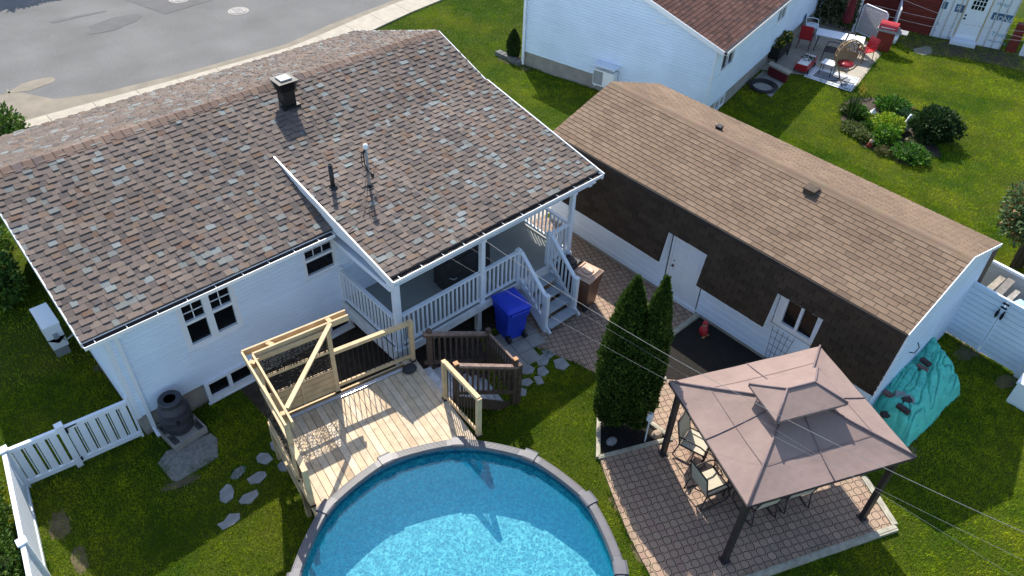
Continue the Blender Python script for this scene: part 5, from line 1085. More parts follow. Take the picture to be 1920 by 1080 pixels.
b = MB(); b.obox(q, n2, n1_, Z, (.02, HLn-.02), (.013, .118), (-.10, -.03)); b.build('gutter_debris', M['soffit'], rn)
hp = Wp(1240, 40, C2, n2); b = MB(); b.obox((hp.x, hp.y, hp.z), n1_, -n2, Z, (-.22, .22), (.01, .05), (-.04, .04)); b.build('wall_vent', M['white'], wn_)
# heat pump on the gable wall
q = Wp(1140, 150, C2, n2); hn = thing('heat_pump', 'pale heat pump unit mounted on the neighbouring gable wall above the garage roof', 'heat pump', (q.x, q.y, 0))
o = C2+n1_*((q-C2).dot(n1_)); b = MB(); b.obox(o, n1_, -n2, Z, (-.42, .42), (.12, .42), (.45, 1.05)); b.build('casing', M['white_metal'], hn)
b = MB(); b.obox(o, n1_, -n2, Z, (.02, .40), (.421, .43), (.50, 1.0)); b.build('grille', M['grey'], hn); b = MB(); b.obox(o, n1_, -n2, Z, (-.45, .45), (.0, .48), (1.2, 1.23)); b.build('cover', M['white'], hn)
for s_ in (-.35, .30): b = MB(); b.obox(o, n1_, -n2, Z, (s_, s_+.05), (0, .42), (.40, .449)); b.build('bracket', M['white'], hn)
# ================================================================== NEIGHBOUR'S PATIO
def wp_(px, z=0): return [tuple(W(*q, z)[:2]) for q in px]
npatio = wp_([(1425, 132), (1507, 142), (1598, 173), (1652, 103), (1634, 84), (1600, 62), (1540, 30), (1500, 28), (1462, 98)])
sheet('terrace', npatio, .03, M['concpale'])
nhose = wp_([(1403, 158), (1446, 183), (1479, 145), (1430, 134)])
sheet('hose_slab', nhose, .02, M['conc'])
def chair(name, label, u, v, rot, m, legm, w=.46, group=None, back=.46):
    p = W(u, v, .05); t = thing(name, label, 'chair', (0, 0, 0), group)
    b = MB(); b.box((-w/2, w/2), (-w/2, w/2), (.42, .45)); b.build('seat', m, t)
    b = MB(); b.obox((0, -w/2, .45), X, Vector((0, -.2, .98)), Vector((0, .98, .2)), (-w/2, w/2), (.0, back), (-.015, .015)); b.build('backrest', m, t)
    for sx in (-1, 1):
        for sy in (-1, 1): b = MB(); b.tube([(sx*w*.45, sy*w*.45, .42), (sx*w*.5, sy*w*.55, 0)], .014, 6); b.build('leg', legm, t)
    b = MB()
    for sx in (-1, 1): b.tube([(sx*w*.5, -w*.5, .66), (sx*w*.53, .0, .68), (sx*w*.52, w*.4, .64), (sx*w*.48, w*.45, .43)], .016, 6)
    b.build('armrest', legm, t)
    t.location = (p.x, p.y, .03); t.rotation_euler = (0, 0, rot); return t
chair('patio_chair', 'red chair by the neighbouring wall, left of the white table', 1506, 88, math.radians(-70), M['red'], M['burg'], .5, 'red patio chairs', .6)
chair('patio_chair', 'red chair on the sunny right side of the neighbouring patio', 1617, 112, math.radians(70), M['red'], M['burg'], .5, 'red patio chairs')
chair('patio_chair', 'dark grey chair seen from behind between the white tables', 1552, 112, math.radians(20), M['dark'], M['blackm'], .5)
chair('patio_chair', 'white plastic armchair tucked behind the red chair near the wall', 1518, 66, math.radians(-150), M['white'], M['white'], .52)
def table(name, label, u, v, lx, ly, h, rot, m):
    p = W(u, v, .03); t = thing(name, label, 'table', (0, 0, 0)); b = MB(); b.box((-lx/2, lx/2), (-ly/2, ly/2), (h-.03, h)); b.build('tabletop', m, t)
    for sx in (-1, 1):
        for sy in (-1, 1): b = MB(); b.tube([(sx*lx*.42, sy*ly*.42, h-.03), (sx*lx*.45, sy*ly*.45, 0)], .016, 6); b.build('leg', M['blackm'], t)
    t.location = (p.x, p.y, .03); t.rotation_euler = (0, 0, rot)
table('patio_table', 'long white topped table beneath the closed burgundy parasol', 1566, 98, 1.9, .75, .72, math.radians(-68), M['white'])
table('side_table', 'small white side table on the patterned rug', 1548, 139, .5, .5, .5, math.radians(10), M['white'])
p = W(1577, 72, .03); t = thing('parasol', 'closed burgundy parasol standing behind the white table', 'parasol', (p.x, p.y, .03))
b = MB(); b.tube([(p.x, p.y, 0), (p.x, p.y, 2.75)], .022, 8); b.build('pole', M['blackm'], t); b = MB(); b.lathe((p.x, p.y, .75), [(.17, 0), (.20, .15), (.17, .6), (.13, 1.2), (.09, 1.6), (.12, 1.62), (.05, 1.95), (0, 2.0)], 14, sx=1, sy=1)
b.build('canopy', M['burg'], t); b = MB(); b.lathe((p.x, p.y, .03), [(.28, 0), (.27, .06), (.05, .09)], 16); b.build('base', M['blackm'], t, True)
p = W(1576, 152, .03); t = thing('egg_chair', 'hanging wicker egg chair with red cushion on the patterned rug', 'egg chair', (p.x, p.y, .03)); o = Vector((p.x, p.y, 0))
b = MB()
for k in range(5): a = k*1.257; b.tube([o+Z*.05, o+Vector((.50*math.cos(a), .50*math.sin(a), .04))], .025, 6)
back = Vector((.6, .8, 0)).normalized(); b.tube([o+back*.1+Z*.05, o+back*.55+Z*.5, o+back*.68+Z*1.1, o+back*.5+Z*1.75, o+back*.1+Z*1.95, o+Z*1.85], .028, 7); b.build('stand', M['bronze'], t)
b = MB(); c = o+Z*1.08; front = -back; side = Vector((-back.y, back.x, 0))
for k in range(16):     # ribs of the open shell
    a = 2*math.pi*k/16; rad_ = side*math.cos(a)*.52+Z*math.sin(a)*.62; b.tube([c+rad_*math.sin(q)+back*(.42*math.cos(q)) for q in (.0, .35, .7, 1.05, 1.4, 1.75)], .014, 5)
for q in (.35, .7, 1.0, 1.3, 1.75):
    b.tube([c+(side*math.cos(a)*.52+Z*math.sin(a)*.62)*math.sin(q)+back*(.42*math.cos(q)) for a in [2*math.pi*k/20 for k in range(21)]], .016 if q < 1.7 else .03, 5)
for k in range(20):
    a0 = 2*math.pi*k/20; a1 = a0+.314
    if math.sin(a0) < .25:
        for q0, q1 in ((.1, .7), (.7, 1.2)):
            f4 = [c+(side*math.cos(a)*.5+Z*math.sin(a)*.6)*math.sin(q)+back*(.41*math.cos(q)) for a, q in ((a0, q0), (a1, q0), (a1, q1), (a0, q1))]; b.face(f4, (.8, .8, .8))
b.build('basket', M['wicker'], t); b = MB(); b.lathe(tuple(c-Z*.42-front*.02), [(.0, 0), (.26, .02), (.30, .08), (.26, .13), (0, .15)], 14); b.build('cushion', M['red'], t, True)
M['rug1'] = mat('rug_grey', (.20, .22, .25), .9, .1, 6)
q4 = [W(*q, .04) for q in ((1507, 143), (1527, 124), (1612, 147), (1595, 172))]; t = thing('rug', 'grey rug with wide white striped border under the egg chair', 'rug', tuple((q4[0]+q4[2])/2))
def lerp4(s, t_): return q4[0].lerp(q4[3], s).lerp(q4[1].lerp(q4[2], s), t_)
b = MB(); b.face([lerp4(.14, .22), lerp4(.86, .22), lerp4(.86, .80), lerp4(.14, .80)]); bq = b.build('rug_centre', M['rug1'], t); bq.location.z += .008
b = MB(); b.face([lerp4(0, 0), lerp4(1, 0), lerp4(1, 1), lerp4(0, 1)]); b.build('rug_border', M['white'], t)
b = MB()
for s0, s1 in ((.03, .045), (.08, .09), (.115, .12), (.955, .97), (.91, .92), (.88, .885)): b.face([lerp4(s0, .04), lerp4(s1, .04), lerp4(s1, .96), lerp4(s0, .96)])
for s0, s1 in ((.05, .07), (.13, .145), (.88, .895), (.95, .965)): b.face([lerp4(.03, s0), lerp4(.97, s0), lerp4(.97, s1), lerp4(.03, s1)])
bq = b.build('rug_stripe', M['rug1'], t); bq.location.z += .006
# red wagon, planter, chest, hose, grill, bucket
def at_(u, v, z=.03): return W(u, v, z)
p = at_(1508, 128); t = thing('wagon', 'long red wagon with plants standing at the edge of the neighbouring patio', 'wagon', (p.x, p.y, .03)); d = (at_(1522, 112)-at_(1496, 140)).normalized(); e = Z.cross(d)
b = MB(); b.obox(p, d, e, Z, (-.60, .60), (-.24, .24), (.12, .36)); b.build('tub', M['red'], t); b = MB(); b.obox(p, d, e, Z, (-.56, .56), (-.20, .20), (.361, .37)); leafy(b, [(p.x+d.x*.1, p.y+d.y*.1, .42, .3, .3, .08)], 160, .06, [(1, (.03, .06, .02)), (1, (.3, .3, .3))]); b.build('plants', M['leaf'], t)
for s in (-1, 1):
    for r in (-1, 1): b = MB(); c = p+d*.42*s+e*.25*r+Z*.08; b.tube([c, c+e*.04*r], .09, 12); b.build('wheel', M['black'], t)
p = at_(1455, 112); t = thing('planter_box', 'dark planter box with yellow flowers by the neighbouring wall', 'planter', (p.x, p.y, .03))
b = MB(); b.obox(p, n2, n1_, Z, (-.75, .75), (-.25, .25), (.30, .75)); b.build('box', M['blackm'], t)
for s in (-.7, .7):
    for r in (-.2, .2): b = MB(); b.obox(p+n2*s+n1_*r, n2, n1_, Z, (-.03, .03), (-.03, .03), (.03, .30)); b.build('leg', M['blackm'], t)
b = MB(); leafy(b, [(p.x+n2.x*s, p.y+n2.y*s, .85, .38, .28, .20) for s in (-.4, .2, .5)], 900, .07, [(4, (.03, .06, .02)), (3, (.05, .09, .02)), (1, (.5, .38, .03))], 3); b.build('flowers', M['leaf'], t)
p = at_(1457, 146); t = thing('storage_box', 'dark box with a pale lid between the planter and the garden hose', 'box', (p.x, p.y, .0)); e = Z.cross(n2)
b = MB(); b.obox(p, n2*-.35+n1_*-.93, n2, Z, (-.45, .45), (-.16, .16), (.03, .36)); b.build('body', M['burg'], t); b = MB(); b.obox(p, n2*-.35+n1_*-.93, n2, Z, (-.52, .52), (-.16, .16), (.37, .44)); b.build('lid', M['concpale'], t)
p = at_(1431, 160, .1); b = MB()
for k in range(4): b.tube([(p.x+(.40+.05*k)*math.cos(a), p.y+(.40+.05*k)*math.sin(a), .06+.035*(k % 2)+.01*math.sin(a*3)) for a in [2*math.pi*j/22 for j in range(23)]], .028, 6)
b.tube([(p.x-.4, p.y+.2, .06), (p.x-.75, p.y+.2, .05), (p.x-.55, p.y+.55, .05), (p.x-.2, p.y+.75, .4), (p.x-.15, p.y+.80, .85)], .015, 5); tag(b.build('garden_hose', M['black']), 'black hose coiled on a small slab by the neighbouring wall', 'hose')
p = at_(1652, 92); t = thing('gas_grill', 'gas grill with red hood and red cabinet doors at the patio corner', 'barbecue', (p.x, p.y, .03)); d = Vector((.28, -.96, 0)); e = Vector((-.96, -.28, 0)); O = Vector((p.x, p.y, 0))
b = MB(); b.obox(O, d, e, Z, (-.32, .32), (-.26, .26), (.06, .84)); b.build('cabinet', M['redwall'], t); b = MB(); b.obox(O, d, e, Z, (-.40, .40), (-.30, .30), (.85, .95)); b.obox(O, d, e, Z, (.41, .78), (-.24, .24), (.87, .91)); b.build('body', M['grey'], t)
b = MB(); n_ = 8
for i in range(n_):
    a0 = math.pi*i/n_; a1 = math.pi*(i+1)/n_; P = lambda a, s: O+d*s+e*(.28*math.cos(a))+Z*(.95+.26*math.sin(a)); b.face([P(a0, -.36), P(a0, .36), P(a1, .36), P(a1, -.36)])
for s in (-.36, .36): b.face([O+d*s+e*(.28*math.cos(math.pi*i/n_))+Z*(.95+.26*math.sin(math.pi*i/n_)) for i in range(n_+1)])
b.build('hood', M['red'], t, True); b = MB(); b.tube([O+d*-.28+e*.33+Z*1.04, O+d*.28+e*.33+Z*1.04], .018, 6); b.build('handle', M['alu'], t)
p = at_(1672, 80, 0); t = thing('bucket', 'pale plastic bucket on the ground right of the red gas grill', 'bucket', (p.x, p.y, 0)); b = MB(); b.lathe((p.x, p.y, 0), [(.15, 0), (.19, .35), (.175, .35), (.14, .05), (0, .04)], 16); b.build('pail', M['white'], t, True); b = MB(); b.tube([(p.x+.19*math.cos(a), p.y, .35+.12*math.sin(a)) for a in [math.pi*k/8 for k in range(9)]], .008, 5); b.build('handle', M['blackm'], t)
# lattice with climbing plant, chain link gate, white fence
p0, p1 = W(1520, 42, 0), W(1598, 60, 0); t = thing('climber_lattice', 'white framed lattice covered by a dark climbing plant behind the parasol', 'lattice', tuple((p0+p1)/2)); d = (p1-p0).normalized(); L = (p1-p0).length; e = Z.cross(d)
b = MB(); b.beam(p0+Z*1.62, p1+Z*1.62, .09, .10); b.obox(p0, d, e, Z, (-.05, .05), (-.05, .05), (0, 1.7)); b.obox(p1, d, e, Z, (-.05, .05), (-.05, .05), (0, 1.7)); b.build('frame', M['white'], t)
b = MB()
for k in range(26): b.obox(p0+d*(L*k/26), (d+Z*.0), e, Z, (0, .02), (-.01, .01), (.1, 1.58))
b.build('lattice', M['beige'], t)
b = MB(); leafy(b, [((p0+d*L*q).x, (p0+d*L*q).y, .85, .30, .24, .80) for q in (.1, .3, .5, .7, .9)], 2600, .08, [(1, (.012, .03, .010)), (1, (.03, .06, .016)), (1, (.16, .20, .08))], 12, shell=.4); b.build('leaves', M['leaf'], t)
q0, q1 = W(1603, 62, 0), W(1647, 82, 0); t = thing('chain_link_gate', 'chain link gate with white frame between the lattice and the gas grill', 'gate', tuple((q0+q1)/2)); d = (q1-q0).normalized(); L = (q1-q0).length; e = Z.cross(d)
b = MB(); b.tube([q0+Z*.1, q0+Z*1.2, q0+d*.12+Z*1.32, q1-d*.12+Z*1.32, q1+Z*1.2, q1+Z*.1, q0+Z*.1], .03, 6); b.build('frame', M['white'], t)
b = MB(); k = 0
while k*.07 < L+1.2:
    for s in (1, -1):
        a = max(0, k*.07-1.2) if s == 1 else min(L, k*.07); c_ = min(L, k*.07) if s == 1 else max(0, k*.07-1.2); za = (.1+(1.2-(k*.07-a))) if s == 1 else .1+(k*.07-a); zc = (.1+(1.2-(k*.07-c_))) if s == 1 else .1+(k*.07-c_)
        if abs(c_-a) > .02: b.tube([q0+d*a+Z*za, q0+d*c_+Z*zc], .012, 3, caps=False)
    k += 1
b.build('wire_mesh', M['white_metal'], t)
q0, q1 = W(1668, 78, 0), W(1672, 45, 0); q1 = q0+(q1-q0)*.9; t = tag(None, None) if False else thing('fence', 'white fence panel standing between the gas grill and the red boarded wall', 'fence', tuple(q0))
b = MB(); b.beam(q0+Z*.72, q1+Z*.72, .05, 1.35); b.build('panel', M['white'], t)
# ------------------------------------------------------------------ sheds
S0 = W(1742, 67, 0); S1 = W(1873, 93, 0); ds = (S1-S0).normalized(); LS = (S1-S0).length; es = Vector((ds.y, -ds.x, 0)); es = es if es.x < 0 else -es    # es points to the camera side
def sz(u, v, off=0):
    h = Wp(u, v, S0+es*off, es); return (h-S0).dot(ds), h.z
rs_ = thing('shed', 'dark red boarded shed wall left of the wrapped shed', 'shed', tuple(S0-ds*3)); b = MB(); z = 0
while z < 2.7: k = R_.uniform(.85, 1.1); b.obox(S0-ds*.01, -ds, es, Z, (0, 9.0), (-2.4, -.02-.012*0), (z, z+.148), (k, k, k)); b.obox(S0-ds*.01, -ds, es, Z, (0, 9.0), (-.02, -.008), (z, z+.03), (.7, .7, .7)); z += .15
b.build('wall', M['redwall'], rs_); b = MB(); a_, z_ = sz(1722, -2); b.obox(S0, ds, es, Z, (a_-.5, a_+.35), (-.018, .02), (1.72, 2.6)); b.build('window_frame', M['white'], rs_)
b = MB(); b.obox(S0, -ds, es, Z, (-.05, 9.2), (-2.6, .25), (2.72, 2.80)); b.build('roof', M['soffit'], rs_)
ws = thing('shed', 'shed wrapped in white printed house wrap with battens and a white door', 'shed', tuple(S0+ds*LS/2))
b = MB(); b.obox(S0, ds, es, Z, (0, LS), (-2.4, .05), (.02, 2.75)); b.build('wall', M['wrap'], ws); b = MB(); b.obox(S0, ds, es, Z, (-.1, LS+.1), (-2.6, .2), (2.76, 2.85)); b.build('roof', M['soffit'], ws)
d0, _ = sz(1788, 71, .06); d1, _ = sz(1827, 79, .06)
b = MB(); b.obox(S0, ds, es, Z, (d0, d1), (.052, .085), (.22, 2.25)); dsd = b.build('door', M['white'], ws)
b = MB(); wv = sz(1840, 13, .06)[1]; ww = (d1-d0)*.62; m0 = (d0+d1)/2-ww/2
b.obox(S0, ds, es, Z, (m0, m0+ww), (.086, .09), (1.45, 2.0)); b.build('glass', M['glass'], dsd)
b = MB()
for k in range(5): b.obox(S0, ds, es, Z, (m0+ww*k/4-.012, m0+ww*k/4+.012), (.091, .10), (1.43, 2.02))
for zz in (1.44, 1.63, 1.82, 2.0): b.obox(S0, ds, es, Z, (m0, m0+ww), (.0905, .099), (zz-.012, zz+.012), (1, .95, .8))
b.build('muntins', M['white'], dsd); b = MB(); b.obox(S0, ds, es, Z, (d0+.05, d0+.12), (.086, .13), (1.0, 1.06)); b.obox(S0, ds, es, Z, (d0+.05, d0+.12), (.086, .12), (1.14, 1.2)); b.build('handle', M['blackm'], dsd)
b = MB(); b.obox(S0, ds, es, Z, (d0-.12, d1+.05), (.052, .5), (.0, .16)); b.build('step', M['wrap'], ws)
for s_ in (.10, .42, .74, d0-.05, d1+.05, d1+.38, d1+.68, LS-.03):
    b = MB(); b.obox(S0, ds, es, Z, (s_-.02, s_+.02), (.052, .075), (.03, 2.74)); b.build('batten', M['cedar'] if s_ in (d0-.05, d1+.05) else M['greywood'], ws)
def text(s, name, sx, zx, size, m, par, off=.053):
    c = bpy.data.curves.new('t', 'FONT'); c.body = s; c.size = size; c.extrude = .001; c.resolution_u = 3; o = bpy.data.objects.new('t', c); scene.collection.objects.link(o)
    dg_ = bpy.context.evaluated_depsgraph_get(); me = bpy.data.meshes.new_from_object(o.evaluated_get(dg_)); bpy.data.objects.remove(o, do_unlink=True)
    P = S0+ds*sx+es*off+Z*zx-wloc(par); R4 = Matrix(((ds.x, 0, es.x, P.x), (ds.y, 0, es.y, P.y), (0, 1, 0, P.z), (0, 0, 0, 1))); me.transform(R4)
    me.materials.clear(); me.materials.append(m); o = bpy.data.objects.new(name, me); scene.collection.objects.link(o); o.parent = par; return o
M['logo'] = mat('wrap_print', (.05, .12, .22), .5, .08, 4); M['logo2'] = mat('wrap_print_pale', (.10, .28, .42), .5, .08, 4)
b = MB()
for (u, v, w_, h_) in ((1880, 33, .82, .30), (1800, 16, .36, .32), (1772, 10, .20, .30)):
    b = MB()
    s_, z_ = sz(u, v, .05); b.obox(S0, ds, es, Z, (s_-w_/2, min(s_+w_/2, LS-.02)), (.0505, .052), (z_-h_/2, z_+h_/2)); b.build('printed_panel', M['logo'], ws)
s_, z_ = sz(1880, 36, .05); text('RONA', 'lettering', s_-.36, z_-.08, .27, M['wrap'], ws, .054); s_, z_ = sz(1800, 16, .05); text('R', 'lettering', s_-.12, z_-.09, .27, M['wrap'], ws, .054)
for tx_, u, v, sc in (('Tyvek', 1857, 66, .25), ('HomeWrap', 1851, 77, .15), ('Wrap', 1868, 9, .2), ('Ty', 1793, 46, .2), ('k', 1756, 46, .2), ('p', 1750, 58, .16)):
    s_, z_ = sz(u, v, .05); text(tx_, 'lettering', s_, z_, sc, M['logo2'], ws, .0525)
b = MB(); p = S0+ds*(LS+.45)+es*.1; b.obox(p, ds, es, Z, (-.2, .15), (-.3, .0), (0, 1.2)); tag(b.build('red_boards', M['redwall']), 'red boards standing right of the wrapped shed', 'boards')
b = MB(); p = S0+ds*(LS+.75)+es*.2; b.obox(p, ds, es, (Z+es*-.15).normalized(), (0, .5), (0, .04), (0, 1.5)); tag(b.build('leaning_panel', M['whiteworn']), 'grimy white panel leaning at the far right of the sheds', 'panel')
sheet('bare_ground', wp_([(1685, 55), (1742, 66), (1873, 92), (1925, 100), (1925, 135), (1860, 120), (1800, 108), (1740, 103), (1705, 92), (1680, 80)]), .007, M['soil'])
p = W(1732, 95); sheet('bare_patch', blob(p.x, p.y, .55, .35, seed=2), .009, M['exposed'])
# clothes line / wires
for n_, (a, c) in enumerate((((1640, 10, 2.2), (1925, 60, 2.2)), ((1640, 24, 1.9), (1925, 78, 1.9)), ((1690, -2, 2.3), (1925, 72, 2.0)))):
    p0, p1 = W(*a), W(*c); p0.z = a[2]; p1.z = c[2]; b = MB(); b.tube([p0.lerp(p1, t_)-Z*.12*math.sin(math.pi*t_) for t_ in [k/8 for k in range(9)]], .006, 4)
    tag(b.build('clothes_line', M['wire']), ['upper thin line strung in front of the sheds', 'lower thin line strung in front of the sheds', 'middle thin line sagging in front of the wrapped shed'][n_], 'line', 'lines strung in front of the sheds')
# ------------------------------------------------------------------ flower bed
gbed = wp_([(1574, 200), (1595, 183), (1645, 184), (1690, 200), (1735, 235), (1762, 278), (1768, 300), (1735, 292), (1706, 312), (1670, 300), (1620, 278), (1590, 250), (1577, 225)])
M['bedsoil'] = mat('garden_soil', (.055, .042, .03), .95, .35, 6, .8, 50, fine=.35)
sheet('flower_bed', gbed, .012, M['bedsoil'])
LIME = [(1, (.38, .46, .03)), (1, (.26, .40, .03)), (1, (.14, .25, .02))]; GRN = [(1, (.05, .15, .012)), (1, (.08, .20, .015)), (1, (.03, .09, .01))]; DRK = [(1, (.012, .038, .010)), (1, (.025, .06, .015)), (1, (.04, .085, .02))]; PAL_ = [(1, (.12, .17, .04)), (1, (.18, .2, .07)), (1, (.06, .1, .02))]
def plant(label, u, v, r, h, pal, n=700, size=.07, seed=1, name='plant', cat='plant'):
    p = W(u, v, 0); bushy(name, label, cat, [(p.x, p.y, h*.5, r, r, h*.5)], n, size, pal, seed=seed, group='plants in the island flower bed')
plant('dark green rounded bush, the largest plant of the island flower bed', 1744, 262, .82, 1.15, DRK, 5200, .075, 3, 'bush', 'bush')
plant('lime green clump in the middle of the flower bed between the two white ornaments', 1664, 246, .52, .6, LIME, 1500, .075, 4); plant('fresh green rounded plant below the lime clump', 1658, 264, .48, .55, [(1, (.10, .25, .02)), (1, (.16, .3, .02)), (1, (.05, .14, .01))], 1400, .06, 5)
plant('wide green plant at the back edge of the flower bed', 1672, 208, .65, .45, GRN, 1500, .08, 6); plant('bright green plant at the front tip of the flower bed', 1702, 298, .62, .45, GRN, 1700, .06, 7)
plant('dense mid green plant behind the small white ornament on the left', 1607, 222, .34, .5, GRN, 800, .06, 8); plant('yellow green low plant left of the middle of the bed', 1640, 232, .45, .3, LIME, 800, .06, 9)
plant('pale variegated ground plant at the left edge of the bed', 1600, 246, .48, .28, PAL_, 900, .06, 10); plant('grassy pale plant at the lower left edge of the bed', 1618, 262, .34, .3, PAL_, 500, .07, 11); plant('low brownish plant near the front of the bed', 1658, 288, .38, .2, [(1, (.12, .12, .03)), (1, (.08, .1, .02))], 400, .05, 12)
plant('low green plant just behind the large dark bush', 1712, 228, .42, .3, GRN, 600, .06, 13)
plant('blue green leafy plant beside the goose statue at the back', 1690, 222, .3, .38, [(1, (.04, .10, .05)), (1, (.06, .14, .06))], 450, .06, 14); plant('yellowish spreading plant between the birdhouse ornament and the lime clump', 1645, 246, .38, .28, LIME, 600, .055, 15)
plant('small green tuft left of the lime clump', 1626, 244, .26, .3, GRN, 350, .06, 16); plant('green tuft on the lower left rim of the bed', 1638, 272, .26, .24, GRN, 300, .06, 17); plant('rusty low plant at the right of the back edge', 1706, 214, .24, .22, [(1, (.20, .12, .05)), (1, (.12, .12, .03))], 300, .05, 18)
plant('pale green tuft at the far left rim of the bed', 1585, 212, .28, .35, PAL_, 350, .06, 19); plant('sparse green plant in front of the dark bush', 1712, 272, .3, .22, PAL_, 300, .05, 20)
p = W(1592, 226, 0); t = thing('plant', 'tall upright plant with a yellow flower spike at the left end of the bed', 'plant', (p.x, p.y, 0), 'plants in the island flower bed'); b = MB(); g = random.Random(3)
for k in range(70):
    a = g.uniform(0, 6.3); h = g.uniform(.6, 1.15); r = g.uniform(.02, .3); q0 = Vector((p.x+r*.3*math.cos(a), p.y+r*.3*math.sin(a), 0)); q1 = q0+Vector((r*math.cos(a), r*math.sin(a), h)); sd_ = Vector((-math.sin(a), math.cos(a), 0))*.018; b.face([q0-sd_, q0.lerp(q1, .6)-sd_, q1, q0.lerp(q1, .6)+sd_, q0+sd_], (.04*g.uniform(.7, 1.4), .09*g.uniform(.7, 1.3), .02))
b.build('leaves', M['leaf'], t); b = MB(); leafy(b, [(p.x+.35, p.y+.05, 1.1, .12, .12, .25)], 60, .06, [(1, (.5, .36, .03)), (1, (.35, .28, .05))], 2); b.build('flower', M['leaf'], t)
p = W(1632, 224, 0); t = thing('garden_ornament', 'small pale bluish birdhouse shaped ornament among the plants', 'ornament', (p.x, p.y, 0)); b = MB(); b.box((p.x-.08, p.x+.08), (p.y-.08, p.y+.08), (.1, .30)); b.build('body', M['white'], t); b = MB(); b.lathe((p.x, p.y, .295), [(.13, 0), (.02, .15), (0, .16)], 4); b.build('roof', M['whiteworn'], t); b = MB(); b.lathe((p.x, p.y, 0), [(.04, 0), (.04, .11)], 8); b.build('post', M['bark'], t)
p = W(1694, 246, 0); t = thing('goose_ornament', 'white goose statue beside the large dark bush', 'ornament', (p.x, p.y, 0)); b = MB(); b.lathe((p.x, p.y, .02), [(.06, 0), (.17, .06), (.20, .16), (.16, .28), (.09, .38), (.055, .46), (.05, .54), (.0, .55)], 16, sx=1.15, sy=.8); b.lathe((p.x+.04, p.y-.02, .53), [(0, -.02), (.06, .02), (.065, .07), (.03, .12), (0, .13)], 12); b.build('body', M['white'], t, True)
b = MB(); b.tube([(p.x+.09, p.y-.04, .59), (p.x+.18, p.y-.07, .57)], [.025, .006], 6); b.build('beak', M['orange'], t); b = MB(); b.lathe((p.x, p.y, 0), [(.16, 0), (.14, .03)], 10); b.build('base', M['redwall'], t)
p = W(1629, 277, 0); t = thing('garden_gnome', 'small terracotta coloured figure at the front edge of the flower bed', 'ornament', (p.x, p.y, 0)); b = MB(); b.lathe((p.x, p.y, 0), [(.08, 0), (.11, .07), (.07, .18), (.05, .2)], 12); b.build('body', M['redwall'], t, True); b = MB(); b.lathe((p.x, p.y, .19), [(.04, 0), (.07, .04), (.06, .1), (.0, .14)], 12); b.build('head', M['tan'], t, True)
p = W(1702, 262, 0); b = MB(); b.lathe((p.x, p.y, 0), [(.09, 0), (.1, .05), (.0, .1)], 8); tag(b.build('garden_stone', M['tan']), 'small tan stone in front of the goose statue', 'stone')
# manhole covers
M['iron'] = mat('cast_iron', (.40, .38, .37), .7, .15, 30, .3, 60)
for (u, v), l in (((447, 21), 'round manhole cover in the road nearest the sidewalk'), ((336, -1), 'round manhole cover at the top edge of the road patch')):
    p = W(u, v); t = thing('manhole_cover', l, 'manhole cover', (p.x, p.y, .0), 'manhole covers'); b = MB(); b.lathe((p.x, p.y, .005), [(.0, .02), (.30, .02), (.31, .012)], 28); o = b.build('lid', M['iron'], t)
    b = MB(); b.lathe((p.x, p.y, .002), [(.33, .0), (.34, .014), (.44, .014), (.45, 0)], 28); b.build('ring', M['conc'], t)
    b = MB()
    for k in range(-4, 5): b.box((p.x-.26+abs(k)*.02, p.x+.26-abs(k)*.02), (p.y+k*.06-.008, p.y+k*.06+.008), (.025, .032), (.5, .5, .5))
    b.build('ribs', M['conc'], t)
# trees outside the frame whose shadows fall into it
bushy('tree', 'tree across the road casting the blotchy shade at the top left', 'tree', [(8.6, 32.0, 5.2, 2.2, 2.0, 1.4), (5.5, 32.5, 4.6, 2.0, 1.6, 1.3), (11, 33, 5.6, 1.5, 1.5, 1.3)], 5000, .30, PG, trunk=[([(8.4, 32.4, 0), (8.4, 32.4, 4.8)], [.22, .15])], seed=31)
bushy('tree', 'tree behind the wrapped shed casting shade on the lawn in front of it', 'tree', [(37.6, .2, 5.6, 1.9, 1.7, 1.5), (38.6, -1.6, 5.2, 1.9, 1.6, 1.4), (39.8, -3.4, 5.2, 1.7, 1.6, 1.3)], 7000, .22, PG, trunk=[([(38.4, -1.2, 0), (38.4, -1.2, 5.0)], [.2, .13])], seed=32)
# ================================================================== OVERHEAD CABLES
def cable(px, P0, th_, r, label, m, ext=8.0, deg=2):
    n_ = Vector((-math.sin(th_), math.cos(th_), 0)); d_ = Vector((math.cos(th_), math.sin(th_), 0)); P0 = Vector(P0)
    pts = [Wp(u, v, P0, n_) for u, v in px]; s = np.array([(q-P0).dot(d_) for q in pts]); z = np.array([q.z for q in pts]); s = np.append(s, [0]*8); z = np.append(z, [P0.z]*8)
    co = np.polyfit(s, z, deg); b = MB(); smax = s.max()+ext; q = [P0+d_*k+Z*(float(np.polyval(co, k))-P0.z) for k in np.linspace(0, smax, 60)]; b.tube(q, r, 6); return tag(b.build('overhead_cable', m, None, True), label, 'cable', 'overhead cables crossing the yard')
M['wirel'] = mat('bright_cable', (.22, .22, .22), .35, .1, 4, metal=.3)
cable([(800, 372), (905, 452), (1025, 530), (1145, 603), (1260, 668), (1360, 722), (1450, 772), (1552, 828), (1700, 897), (1920, 1000)], (6.09, -.02, 4.62), -1.47, .004, 'thick twisted grey cable running from the roof mast across the yard', M['wirel'])
cable([(956, 523), (1080, 617), (1230, 711), (1374, 792), (1667, 916), (1847, 1016)], (6.15, -2.60, 3.32), -1.42, .0015, 'thin cable from the porch gutter passing the cedars', M['wire'])
cable([(1100, 600), (1291, 706), (1436, 789), (1535, 847), (1636, 930), (1761, 991)], (6.7, -2.60, 3.32), -1.42, .0013, 'thinnest cable from the porch gutter above the canopy', M['wire'])
M['dirt'] = mat('dry_dirt', (.10, .078, .045), .95, .35, 5, .8, 50, fine=.35)
